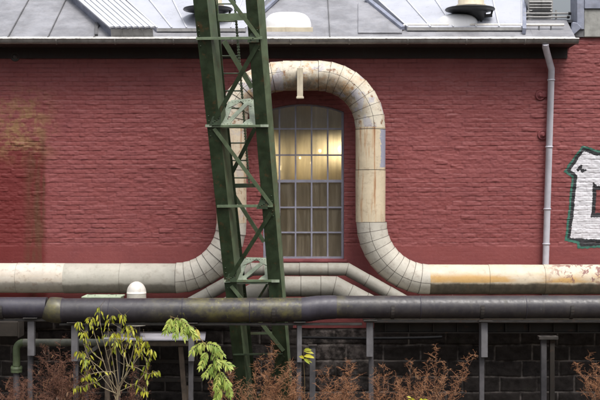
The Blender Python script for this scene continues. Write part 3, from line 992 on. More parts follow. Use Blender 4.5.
# louvred box with pipes near the parapet
c = RF(543, 20, 0)
yb = .42
def Q2(p, q, y=yb): return Vector(((p - 300) * (D + y) / D / 60, y, ZC + (200 - q) * (D + y) / D / 60))
t = thing('louvre_box', 'grey louvred ventilation box beside the parapet at the roof end', 'ventilation box', (Q2(543, 26).x, yb, Q2(543, 26).z))
h = MB(); a, b_ = Q2(528, 30), Q2(553, -4); h.box((a.x, yb, a.z), (b_.x, yb + .5, b_.z)); build('housing', h, M['louvre'], t, .008)
h = MB()
for i in range(8):
    z = Q2(0, 1 + i * 2.9).z
    h.hexa([(a.x + .02, yb - .03, z - .022), (b_.x - .02, yb - .03, z - .022), (b_.x - .02, yb - .001, z - .004), (a.x + .02, yb - .001, z - .004),
            (a.x + .02, yb - .026, z - .018), (b_.x - .02, yb - .026, z - .018), (b_.x - .02, yb - .001, z + .004), (a.x + .02, yb - .001, z + .004)])
build('slat', h, M['louvre'], t)
h = MB(); h.box((Q2(532, 0).x, yb - .06, Q2(0, 12.5).z), (Q2(549.5, 0).x, yb - .032, Q2(0, 10.2).z)); h.box((Q2(533, 0).x, yb - .06, Q2(0, 15.6).z), (Q2(548, 0).x, yb - .032, Q2(0, 14.4).z)); build('vent_slot', h, M['black'], t)
t = thing('pipe_rail', 'two thin grey pipes with black end caps beside the parapet flashing', 'railing', Q2(545, 17, .25))
for q in (13.4, 17):
    h = MB(); h.tube([Q2(524, q, .25), Q2(569 - (q - 13) * .4, q, .25)], .017, 8); o = build('pipe', h, M['louvre'], t)
    h = MB(); e = Q2(568.5 - (q - 13) * .4, q, .25); h.tube([e, e + Vector((.045, 0, 0))], .026, 10); build('end_cap', h, M['black'], o)
h = MB(); h.bar(Q2(528, 10, .27), Q2(528, 30, .27), .025, .025); h.bar(Q2(556, 10, .27), Q2(556, 30, .27), .025, .025); build('post', h, M['louvre'], t)

# ------------------------------------------------------------------ big cream pipe arching round the window
DP = .45
RP = S(14.8, DP)
bp_ = thing('insulated_pipe', 'thick cream rust-stained pipe arching up and over the factory window', 'pipe', W(300, 278, DP))
def clad_run(a, b_, mat, joints=(), name='pipe_section', r=RP, d=DP, cap=True, sw=.0014):
    m_ = MB(); pts = [a] + list(joints) + [b_]
    for i in range(len(pts) - 1):
        A, Bp = W(*pts[i], d), W(*pts[i + 1], d)
        m_.mi = 0; m_.sleeve(A, Bp, r + .004, r, 40, cap=cap)
        m_.mi = 1
        dd = (Bp - A).normalized()
        if i: m_.sleeve(A - dd * sw, A + dd * sw, r + .0048, r + .0048, 40)
    return build(name, m_, [mat, M['seam']], bp_ if d == DP else CUR)
def clad_elbow(ctr, rad, a0, a1, nseg, mat, name='elbow', r=RP, d=DP, parent=None, seam=True):
    """lobster-back bend: nseg mitred gores; angles in image space (0 = right, 90 = up)"""
    m_ = MB(); c = Vector(ctr)
    angs = [a0 + (a1 - a0) * (i - .0) / nseg for i in range(nseg + 1)]
    # vertices of the centre polyline lie on the tangents
    def pt(a): return W(c.x + rad * math.cos(R(a)), c.y - rad * math.sin(R(a)), d)
    cen = W(c.x, c.y, d)
    for i in range(nseg):
        A, Bp = pt(angs[i]), pt(angs[i + 1])
        na = (A - cen).cross(Vector((0, -1, 0))).normalized(); nb = (Bp - cen).cross(Vector((0, -1, 0))).normalized()
        dd = (Bp - A).normalized()
        if na.dot(dd) < 0: na = -na
        if nb.dot(dd) < 0: nb = -nb
        m_.mi = 0; m_.sleeve(A, Bp, r + .008, r + .001, 40, na, nb)
        if seam:
            m_.mi = 1; m_.sleeve(A - dd * .0035, A + dd * .002, r + .009, r + .009, 40, na, na)
    # lengthwise welt on each gore, at the outside quarter
    if seam:
        m_.mi = 1
        for i in range(nseg):
            for off in (.20,):
                A, Bp = pt(angs[i]), pt(angs[i + 1])
                oa = (A - cen).normalized() * (r * off) + Vector((0, -1, 0)) * (r * math.sqrt(1 - off * off) + .006)
                ob = (Bp - cen).normalized() * (r * off) + Vector((0, -1, 0)) * (r * math.sqrt(1 - off * off) + .0)
                m_.tube([A + oa, Bp + ob], .0035, 5)
    return build(name, m_, [mat, M['seam']], parent or bp_)
clad_run((-240, 278), (65, 278), M['c_left'], [(-60, 278), (18, 278)])
clad_run((65, 278.3), (176.5, 278.3), M['c_mid'], [(121, 278.3)])
clad_elbow((176.5, 223), 55, -90, 0, 9, M['c_elb'])
clad_run((231.5, 223), (231.5, 129), M['c_vert2'], [(231.5, 205), (231.5, 170)])
clad_elbow((283, 128), 51.8, 180, 90, 8, M['c_arch'])
clad_run((283, 75.7), (318.5, 75.7), M['c_arch'], [(301, 75.7)])
clad_elbow((318.5, 127.5), 51.8, 90, 0, 8, M['c_arch'])
clad_run((370.5, 127.5), (370.5, 222), M['c_vert'], [(370.5, 129.5), (370.5, 170)], sw=.0045)
clad_elbow((429, 222), 57.5, 180, 270, 10, M['c_elb'])
clad_run((429, 279.5), (850, 279.5), M['c_right'], [(488, 279.5), (543, 279.5), (640, 279.5)])
# hanging bracket at the crown and wall brackets
h = MB(); h.box(tuple(W(297, 97.5, .76)), tuple(W(303, 68, .70)))
h.box(tuple(W(296.3, 98.5, .77)), tuple(W(303.8, 96.8, .69)))
build('hanging_bracket', h, M['cream'], bp_, .006)
for (p, q, dx, dz) in ((370.5, 200, 0, 1), (231.5, 200, 0, 1), (120, 278, 1, 0), (500, 279, 1, 0), (590, 279, 1, 0), (30, 278, 1, 0)):
    h = MB(); c = W(p, q, DP)
    h.bar(c + Vector((0, RP - .01, 0)), c + Vector((0, DP + .02, 0)), .06, .06, (0, 0, 1)); build('wall_bracket', h, M['rail'], bp_)

# ------------------------------------------------------------------ two smaller pipes under the window
def small_pipe(label, d, rpx, yh, xl, xr, yr, sl_):
    global CUR
    r = S(rpx, d)
    CUR = thing('window_pipe', label, 'pipe', W(300, yh, d), 'pair of grey pipes under the window')
    q = (yr - yh) / sl_
    pts = [(-240, yr), (xl - q, yr), (xl, yh), (xr, yh), (xr + q, yr), (850, yr)]
    P_ = [W(*p, d) for p in pts]
    def seg(i0, i1, cuts, name):
        m_ = MB()
        for i in range(i0, i1):
            A, Bp = P_[i], P_[i + 1]; dd = (Bp - A).normalized()
            na = (dd + (A - P_[i - 1]).normalized()).normalized() if i else dd
            nb = (dd + (P_[i + 2] - Bp).normalized()).normalized() if i + 2 < len(P_) else dd
            ks = [0] + cuts + [1]
            for a, b_ in zip(ks[:-1], ks[1:]):
                m_.mi = 0
                m_.sleeve(A.lerp(Bp, a), A.lerp(Bp, b_), r + .004, r, 32, na if a == 0 else dd, nb if b_ == 1 else dd)
                m_.mi = 1
                if a > 0 or i > 0:
                    nn = na if a == 0 else dd; c = A.lerp(Bp, a)
                    m_.sleeve(c - dd * .003, c + dd * .003, r + .005, r + .005, 32, nn, nn)
        return build(name, m_, [M['c_low'], M['seam']], CUR)
    seg(0, 1, [.4, .7], 'pipe_section'); seg(1, 2, [.35], 'sloping_section'); seg(2, 3, [.12, .5, .8], 'pipe_section'); seg(3, 4, [.3, .62], 'sloping_section'); seg(4, 5, [.3, .7], 'pipe_section')
small_pipe('upper thinner grey-beige pipe running along just below the window sill', .62, 6.3, 269.3, 252, 347, 306, .56)
small_pipe('lower thicker grey-beige pipe between the sill pipe and dark front pipe', .95, 10.2, 286.5, 268, 334, 311.5, .52)

# ------------------------------------------------------------------ dark front pipe
DF = 2.15
t = thing('heating_pipe', 'long dark grey mossy pipe crossing in front of the green tower', 'pipe', W(300, 310, DF))
FP = t
def dpipe(pts, r, mat, name, n_=32, label=None):
    m_ = MB(); m_.tube([W(*p, DF) for p in pts], [S(q, DF) for q in r] if isinstance(r, (list, tuple)) else S(r, DF), n_)
    return build(name, m_, mat, t, label=label)
dpipe([(-240, 307.5), (47, 307.8)], 10.6, M['p_dark'], 'pipe_section')
dpipe([(46.5, 308.2), (49, 309), (54, 310), (61, 310.6), (63, 310.6)], [11.2, 12.3, 13.0, 13.0, 12.3], M['p_ring'], 'collar')
dpipe([(63, 310.6), (160, 310.4), (302, 309.8)], 12.2, M['p_moss'], 'pipe_section')
dpipe([(301.5, 309.8), (304, 309.8), (309, 309.2), (318, 307.9), (327, 307.3), (335, 307.2), (336.5, 307.2)], [12.3, 12.5, 12.5, 12.2, 11.9, 11.8, 11.5], M['p_dark'], 'collar')
dpipe([(336.5, 307.2), (600, 306.8), (850, 306.5)], 11.4, M['p_moss'], 'pipe_section')
for p in (63, 110, 183, 250, 420, 525):
    m_ = MB(); c = W(p, 310.5 if p < 300 else 307.1, DF); r = S(12.35 if p < 300 else 11.5, DF)
    m_.lathe(c, [(r - .004, -.008), (r + .004, -.006), (r + .004, .006), (r - .004, .008)], 32, (1, 0, 0)); build('weld_ring', m_, M['p_dark'], t)
for p, c_ in ((3, 307.5), (274, 310), (392, 307.1), (481, 307), (570, 307)):
    m_ = MB(); rr = S(12.2 if 60 < p < 300 else 11.4, DF) + .006
    c = W(p, c_, DF)
    for i in range(6):
        a0, a1 = R(12 - i * 15), R(12 - (i + 1) * 15)
        def o_(a, k): return c + Vector((0, -math.cos(a) * (rr + k), math.sin(a) * (rr + k)))
        w2 = Vector((S(1.7, DF), 0, 0))
        m_.hexa([o_(a0, 0) - w2, o_(a0, 0) + w2, o_(a0, .008) + w2, o_(a0, .008) - w2, o_(a1, 0) - w2, o_(a1, 0) + w2, o_(a1, .008) + w2, o_(a1, .008) - w2])
    build('strap', m_, M['rail'], t)

# carrier rail under the pipe
t = thing('carrier_rail', 'thin dull steel rail running along beneath the dark front pipe', 'rail', W(300, 323, DF))
for (a, b_, q) in ((-240, 60, 319.5), (60, 362, 323.6), (364, 850, 320.5)):
    m_ = MB(); A, Bp = W(a, q, DF), W(b_, q, DF)
    m_.box((A.x, -DF - .06, A.z - .022), (Bp.x, -DF + .06, A.z + .010)); build('rail_length', m_, M['rail'], t, .004)
t = thing('steel_beam', 'rusty brown steel beam hanging below the right half of the front pipe', 'beam', W(490, 328, 1.85))
m_ = MB(); A, Bp = W(374, 331.5, 1.85), W(850, 323, 1.85)
m_.box((A.x, -1.86, A.z), (Bp.x, -1.84, Bp.z)); build('web', m_, M['beam'], t)
m_ = MB(); m_.box((A.x, -1.95, A.z - .018), (Bp.x, -1.75, A.z - .002)); m_.box((A.x, -1.95, Bp.z + .002), (Bp.x, -1.75, Bp.z + .016)); build('flange', m_, M['beam'], t, .003)
m_ = MB()
for p in range(385, 840, 24):
    q = W(p, 327, 1.85); m_.box((q.x - .008, -1.93, A.z + .002), (q.x + .008, -1.863, Bp.z - .002))
build('stiffener', m_, M['beam'], t)

# supports of the front pipe
for (p, ytop, yend, wpx, lab, low) in (
        (31.5, 318, 355.5, 6.6, 'grey pipe support standing in front of the green elbow pipe', 30.5),
        (75, 322.5, 361, 6.4, 'grey pipe support at the right end of the green pipe', 76),
        (191.5, 323, 361, 5.6, 'grey pipe support right of the wooden shed posts behind bright leaves', 191),
        (299.5, 322, 362, 4.6, 'narrow grey pipe support just right of the green tower foot', 299),
        (369.5, 320.5, 356.5, 6.4, 'grey pipe support in front of the pale patch of stone wall', 371),
        (484, 321, 357, 6.4, 'grey pipe support alone before dark stone on the right', 481.5)):
    t = thing('pipe_support', lab, 'support', W(p, 400, DF) * 1.0, 'grey supports of the front pipe')
    c0, c1 = W(p, ytop, DF), W(p, yend, DF); hw = S(wpx / 2, DF)
    m_ = MB(); m_.box((c0.x - hw, -DF - .05, c1.z), (c0.x + hw, -DF - .042, c0.z))
    m_.box((c0.x - hw, -DF - .0415, c1.z), (c0.x - hw + .008, -DF + .05, c0.z)); m_.box((c0.x + hw - .008, -DF - .0415, c1.z), (c0.x + hw, -DF + .05, c0.z))
    build('channel', m_, M['post'], t, .003)
    m_ = MB(); l0 = W(low, yend + 1, DF - .1); hl = S(2.4, DF)
    m_.box((l0.x - hl, -DF + .06, GZ - .1), (l0.x + hl, -DF + .06 + 2 * hl, c0.z - .005)); build('post', m_, M['postdk'], t, .004)
    m_ = MB(); m_.box((c0.x - hw - .05, -DF - .13, c0.z + .001), (c0.x + hw + .06, -DF + .13, c0.z + .014)); build('head_plate', m_, M['rail'], t, .002)
# other posts
t = thing('steel_post', 'short grey steel post below the small green leaves right of tower', 'post', W(312.5, 400, 1.4))
m_ = MB(); a = W(312.5, 346, 1.4); m_.box((a.x - .045, -1.45, GZ - .1), (a.x + .045, -1.36, a.z)); build('shaft', m_, M['post'], t, .005)
m_ = MB(); m_.box((a.x - .07, -1.47, a.z + .001), (a.x + .07, -1.33, a.z + .018)); build('cap', m_, M['rail'], t, .003)
t = thing('double_post', 'pair of dark steel posts joined side by side below the right beam', 'post', W(546, 400, 1.3))
for p in (543.5, 551.5):
    m_ = MB(); a = W(p, 336, 1.3); m_.box((a.x - .045 + (.012 if p > 545 else 0), -1.35, GZ - .1), (a.x + .04, -1.27, a.z)); build('post', m_, M['postdk'] if p < 546 else M['beam'], t, .004)
m_ = MB(); a, b_ = W(538, 339, 1.3), W(557, 336, 1.3); m_.box((a.x, -1.40, a.z), (b_.x, -1.22, b_.z + .0)); build('head_plate', m_, M['rail'], t, .003)
# cable
t = MB(); pts = [W(302 + i * 14, 337.5 + .9 * math.sin(i / 10 * math.pi) + (0 if i < 9 else -.4 * (i - 9)), 1.2) for i in range(11)]
t.tube(pts, .021, 8)
tag(build('cable', t, M['cable']), 'thin black cable slung along the stone wall right of the tower', 'cable')

# ------------------------------------------------------------------ green lattice tower
tw = thing('lattice_tower', 'leaning dark green lattice steel tower leg in front of the window', 'tower', Vector((W(255, 400, 1.3).x, -1.3, GZ)))
def dfr(py):
    # the leg's face is a true plane d = a + b*z, so straight members stay straight
    k_ = (200 - py) / 60.0; a_, b_ = 1.0294, .2991
    return (a_ + b_ * (ZC + k_)) / (1 + b_ * k_ / D)
def F(px, py, o=0.0): return W(px, py, dfr(py) + o)
def G(px, py, o=0.0): return W(px, py, dfr(py) - .55 + o)
YT, YB = -70, 452
def plate(x0, x1, fn, th, y0=YT, y1=YB, off=0.0):
    """tapering plate following the leg; x0, x1 are functions of py"""
    m_ = MB(); ys = [y0, y1]
    p = []
    for y in ys:
        p += [fn(x0(y), y, off), fn(x1(y), y, off), fn(x1(y), y, off - th), fn(x0(y), y, off - th)]
    m_.hexa(p); return m_
def flange(xe, shift, dep, y0=YT, y1=YB):
    """leaf running back from a plate edge"""
    m_ = MB(); p = []
    for y in (y0, y1):
        a = F(xe(y), y, -.0145); b_ = a + Vector((shift(y), dep, 0))
        p += [a, b_, b_ - Vector((.014, 0, 0)), a - Vector((.014, 0, 0))]
    m_.hexa(p); return m_
xa, xb = (lambda y: 193 + .111 * y), (lambda y: 207 + .103 * y)
xc, xd = (lambda y: 245.5 + .08 * y), (lambda y: 257 + .086 * y)
def join(*ms):
    r = MB()
    for m_ in ms:
        b_ = len(r.v); r.v += m_.v; r.f += [tuple(i + b_ for i in f) for f in m_.f]; r.m += m_.m; r.sm += m_.sm
    return r
def rivets(m_, fx, ys, fn=F, off=.004):
    for y in ys:
        c = fn(fx(y), y, off); m_.lathe(c, [(.011, -.006), (.011, .002), (.007, .008), (.001, .009)], 8, (0, -1, 0))
cm = join(plate(xa, xb, F, .014)); rivets(cm, lambda y: xa(y) + 2.5, [26 + i * 5 for i in range(5)] + [116 + i * 5 for i in range(5)] + [268 + i * 5 for i in range(5)])
build('chord', cm, M['green'], tw, .002)
build('chord_flange', flange(xb, lambda y: .095 - .00005 * y, .24), M['greenmd'], tw, .002)
cm = join(plate(xc, xd, F, .014)); rivets(cm, lambda y: xd(y) - 2.5, [30 + i * 5 for i in range(5)] + [196 + i * 5 for i in range(5)])
build('chord', cm, M['green'], tw, .002)
build('chord_flange', flange(xd, lambda y: .10 - .00017 * y, .17), M['greenmd'], tw, .002)
cm = join(plate(lambda y: 207 + .112 * y, lambda y: 216 + .104 * y, G, .014)); rivets(cm, lambda y: 212.6 + .107 * y, [6 + i * 9 for i in range(34)], G)
build('chord', cm, M['green'], tw, .002)
build('chord', plate(lambda y: 250 + .076 * y, lambda y: 259 + .074 * y, G, .014), M['green'], tw, .002)
# front lacing
def lace(a, b_, fn=F, w_=.055, mat='greenmd', o=.012, name='brace', h_=.05):
    m_ = MB(); m_.angle(fn(*a, o), fn(*b_, o), w_, h_, .010); build(name, m_, M[mat], tw, .0015)
lace((228.5, -3), (258.5, 37)); lace((258, 44), (212, 125), w_=.062, mat='green'); lace((214, 128.5), (271.5, 205)); lace((271, 213), (228, 281), w_=.062, mat='green')
lace((231, 286), (283.5, 351)); lace((283.5, 356), (240, 430), mat='green'); lace((258, -60), (228.5, -8), mat='green')
def strut(a, b_, th=.035, dep=.10, mat='greenmd', fn=F, o=.016, name='crossbar'):
    m_ = MB(); A, Bp = fn(*a, o), fn(*b_, o)
    m_.bar(A, Bp, th, .012); m_.bar(A + Vector((0, dep / 2, th / 2)), Bp + Vector((0, dep / 2, th / 2)), .012, dep)
    build(name, m_, M[mat], tw, .0015)
strut((196, 38.7), (262.5, 38)); strut((206.5, 126.3), (269, 126), .03, .1); strut((217, 206.5), (273, 206)); strut((224.5, 281.5), (279, 281), .03, .1)
strut((233, 355), (283, 354), .018, .06, 'green')
# rear lacing
lace((224, 41), (252, 88), G, .075, o=-.02); lace((255, 128), (231, 175), G, .06, 'green', o=-.02); lace((232, 192), (264, 242), G, .06, o=-.02); lace((268, 283), (248, 316), G, .035, 'green', o=-.02)
lace((236, 286), (268, 330), G, .05, 'green', o=-.02)
strut((215, 17.5), (252, 16.5), .10, .08, 'greenmd', G, -.02); strut((232, 186), (256, 185.5), .06, .12, 'green', G, -.02)
strut((243, 334), (272, 333.5), .03, .08, 'greenmd', G, -.02)
# diaphragm frames paled as if lit from above, lying across the leg
def diaph(fl_, fr_, rl, rr, lab):
    """front-left, front-right (front plane) and rear-left, rear-right (rear plane) corners"""
    A, Bp, C, Dd = F(*fl_, -.03), F(*fr_, -.03), G(*rr, .0), G(*rl, .0)
    u = (Bp - A); v2 = (Dd - A); nn = u.cross(v2).normalized()
    m_ = MB()
    wq = .085
    m_.bar(A, Bp, wq, .012, tuple(nn)); m_.bar(Dd + nn * .002, C + nn * .002, wq * .8, .012, tuple(nn))
    m_.bar(A + nn * .004, Dd + nn * .004, wq, .012, tuple(nn)); m_.bar(Bp + nn * .004, C + nn * .004, wq, .012, tuple(nn))
    m_.bar(A.lerp(Bp, .18).lerp(Dd, .1) + nn * .013, C + nn * .013, wq * .8, .012, tuple(nn))
    for (p_, q_, r_) in ((A, Bp, Dd), (Bp, A, C), (C, Dd, Bp), (Dd, C, A)):
        e1, e2 = (q_ - p_).normalized(), (r_ - p_).normalized()
        m_.prism([p_ + nn * .011, p_ + e1 * .17 + nn * .011, p_ + e1 * .10 + e2 * .10 + nn * .011, p_ + e2 * .17 + nn * .011], nn * .010)
        for k_ in range(3):
            m_.lathe(p_ + e1 * (.03 + .045 * k_) + e2 * .03 + nn * .02, [(.010, 0), (.010, .007), (.001, .010)], 7, tuple(nn))
    build('diaphragm_frame', m_, M['greenlt'], tw, .0015)
diaph((222, 126), (253, 126), (231, 102), (251, 100), '')
diaph((237, 282), (268, 282), (246, 259), (267, 259.5), '')
# pale gusset ends
for (p, q, dx) in ((208.5, 126, 3.2), (264.5, 126, 4), (227, 281.5, 3.2), (275.5, 281.5, 4)):
    m_ = MB(); A, Bp = F(p - dx, q - .2, .03), F(p + dx, q - .2, .03)
    m_.bar(A, Bp, .035, .006); m_.bar(A + Vector((0, .02, .018)), Bp + Vector((0, .02, .018)), .006, .046); build('gusset', m_, M['greenlt'], tw)
for (p, q, s_) in ((254, 36, 1), (216, 119, 1), (263, 203, 1), (232, 276, 1)):
    m_ = MB(); c = F(p, q, .004)
    m_.prism([c + Vector((-.10, 0, -.09)), c + Vector((.07, 0, -.09)), c + Vector((.07, 0, .09)), c + Vector((-.03, 0, .09))], (0, -.008, 0))
    for k_ in range(4): m_.lathe(c + Vector((-.045 + .03 * k_, -.008, -.05 + .02 * k_)), [(.010, 0), (.010, .006), (.001, .009)], 8, (0, -1, 0))
    build('gusset_plate', m_, M['green'], tw)
# ladder on the rear face
ld = MB(); xs_ = lambda y: 234.5 + .08 * y
def LQ(p, q): return W(p, q, dfr(q) - .72)
ld.bar(LQ(xs_(YT), YT), LQ(xs_(184), 184), .020, .045)
ld.bar(LQ(xs_(YT) - 17.5, YT), LQ(xs_(184) - 17.5, 184), .022, .045)
y = YT + 2
while y < 184:
    c = LQ(xs_(y), y); ld.box((c.x - .019, c.y - .027, c.z - .012), (c.x + .019, c.y + .027, c.z + .012)); y += 2.8
lo_ = build('ladder', ld, M['greenmd'], tw)
y = 56 - 17.4 * 7
while y < 184:
    m_ = MB(); m_.tube([LQ(xs_(y) - 17.5, y), LQ(xs_(y), y)], .011, 8); build('rung', m_, M['greenmd'], lo_); y += 17.4
m_ = MB()
for (fx, fn) in ((lambda y: (xa(y) + xb(y)) / 2, F), (lambda y: (xc(y) + xd(y)) / 2, F)):
    c = fn(fx(YB), YB, 0); m_.box((c.x - .25, c.y - .2, GZ - .12), (c.x + .25, c.y + .25, GZ + .06))
build('base_plate', m_, M['postdk'], tw, .004)

# ------------------------------------------------------------------ things behind the front pipe, left
dv = 1.45
t = thing('vent_pipe', 'short cream dome-capped pipe standing behind the dark front pipe', 'pipe', W(136.5, 322, dv))
c = W(136.5, 293, dv); r = S(9.6, dv)
m_ = MB(); m_.lathe(c, [(r, -.5), (r, 0)], 28); build('stack', m_, M['c_elb'], t)
m_ = MB(); m_.lathe(c + Vector((0, 0, .002)), [(r + .003, -.01), (r + .003, .0)] + [((r + .002) * math.cos(a), S(11.5, dv) * math.sin(a)) for a in [R(10 * i) for i in range(0, 9)]], 28); build('dome_cap', m_, M['white'], t)
m_ = MB(); m_.box((c.x - .05, -dv - .05, GZ - .1), (c.x + .05, -dv + .05, c.z - .51)); build('foot', m_, M['beam'], t)
t = thing('equipment_box', 'pale green metal box with two lid handles behind the dark front pipe', 'box', W(103, 322, 1.45))
a, b_ = W(84.5, 317, 1.45), W(121.5, 297.2, 1.45)
m_ = MB(); m_.box((a.x, -1.62, a.z), (b_.x, -1.2, b_.z)); build('body', m_, M['boxgreen'], t, .01)
m_ = MB(); m_.box((a.x - .015, -1.64, b_.z + .001), (b_.x + .015, -1.18, b_.z + .022)); build('lid', m_, M['boxgreen'], t, .005)
for p in (92.5, 113.5):
    m_ = MB(); q = W(p, 296.5, 1.5); s_ = .055
    m_.tube([(q.x - s_, -1.6, b_.z + .02), (q.x - s_, -1.6, b_.z + .05), (q.x + s_, -1.6, b_.z + .05), (q.x + s_, -1.6, b_.z + .02)], .008, 7); build('handle', m_, M['boxgreen'], t)
m_ = MB()
for sx in (a.x + .04, b_.x - .04): m_.box((sx - .025, -1.5, GZ - .1), (sx + .025, -1.45, a.z - .001))
build('stand', m_, M['postdk'], t)

t = thing('green_pipe', 'mossy green pipe with an elbow turning down at the lower left', 'pipe', W(16.5, 370, 1.8))
dg = 1.75; rg = S(3.7, dg)
pts = [(72, 342.6), (23.5, 342.6)] + [(23.5 - 7 * math.sin(a), 349.6 - 7 * math.cos(a)) for a in [R(15 * i) for i in range(1, 7)]] + [(16.5, 366)]
m_ = MB(); m_.tube([W(*p, dg) for p in pts[1:]], rg, 18); build('elbow', m_, M['gpipe'], t)
m_ = MB(); m_.tube([W(120, 342.6, dg), W(23.4, 342.6, dg)], rg, 18); build('pipe_section', m_, M['gpipe2'], t)
c = W(16.5, 368, dg)
m_ = MB(); m_.lathe(c, [(rg + .03, -.02), (rg + .03, .02), (rg, .022)], 20); m_.lathe(c + Vector((0, 0, -.045)), [(rg + .03, -.02), (rg + .03, .02)], 20)
for i in range(6):
    a_ = math.pi / 3 * i; m_.lathe(c + Vector(((rg + .015) * math.cos(a_), (rg + .015) * math.sin(a_), -.075)), [(.008, 0), (.008, .11)], 6)
build('flange', m_, M['gpipe'], t)
m_ = MB(); m_.tube([c + Vector((0, 0, -.06)), Vector((c.x, c.y, GZ - .1))], rg * .9, 16); build('lower_pipe', m_, M['postdk'], t)

t = thing('pipe_stub', 'dark brown rusty boxed duct end at the far left under front pipe', 'duct', W(6, 328, 1.5))
m_ = MB(); a, b_ = W(-120, 336, 1.5), W(19.5, 321, 1.5); m_.box((a.x, -1.6, a.z), (b_.x, -1.3, b_.z)); build('duct', m_, M['beam'], t, .01)
m_ = MB(); m_.box((b_.x + .001, -1.62, a.z - .015), (b_.x + .02, -1.28, b_.z + .015)); build('end_flange', m_, M['beam'], t, .004)
m_ = MB(); m_.box((W(-20, 0, 1.5).x - .03, -1.48, GZ - .1), (W(-20, 0, 1.5).x + .03, -1.42, a.z - .001)); build('leg', m_, M['postdk'], t)

# lean-to
t = thing('lean_to', 'small lean-to with pale grey sheet roof on brown wooden posts', 'shed', W(155, 400, 1.4))
a, b_ = W(103, 341, 1.75), W(205, 341, 1.75); c_, d_ = W(206, 332.6, .75), W(104, 332.6, .75)
m_ = MB(); m_.prism([a, b_, c_, d_], (0, 0, .014)); build('roof_sheet', m_, M['sheet'], t, .003)
m_ = MB(); m_.box((W(106, 0, 1.72).x, -1.735, W(0, 346, 1.72).z), (W(203, 0, 1.72).x, -1.70, W(0, 341.4, 1.72).z)); build('fascia_board', m_, M['wood'], t, .004)
for (p, q) in ((180.5, 187.5), (108, 107)):
    m_ = MB(); A = W(p, 344, 1.65); Bp = W(q, 432, 1.65); Bp.z = GZ - .05; m_.bar(A, Bp, .075, .07); build('post', m_, M['wood'], t, .006)
m_ = MB(); m_.bar(W(186.5, 386, 1.58), W(193, 420, 1.58), .11, .08); build('post_foot', m_, M['wood'], t, .006)
m_ = MB(); m_.bar(W(110, 360, 1.0), W(203, 362, 1.0), .06, .05); m_.bar(W(110, 380, 1.0), W(203, 380, 1.0), .06, .05); build('rear_board', m_, M['beam'], t, .006)
t = MB(); t.angle(W(79, 359, 2.0), W(98, 346.5, 2.0), .055, .05, .01)
t.angle(W(79, 359, 2.0), W(74, 366, 2.04), .05, .045, .01)
tag(build('diagonal_strut', t, M['rail']), 'short slanting grey steel strut between left support and lean-to', 'strut')

# ------------------------------------------------------------------ vegetation
def wander(p, d, L, n_, wob, grav=0.0, rnd=random):
    pts = [Vector(p)]; d = Vector(d).normalized()
    for i in range(n_):
        d = (d + Vector((rnd.uniform(-wob, wob), rnd.uniform(-wob, wob), rnd.uniform(-wob, wob) + grav))).normalized()
        pts.append(pts[-1] + d * (L / n_))
    return pts


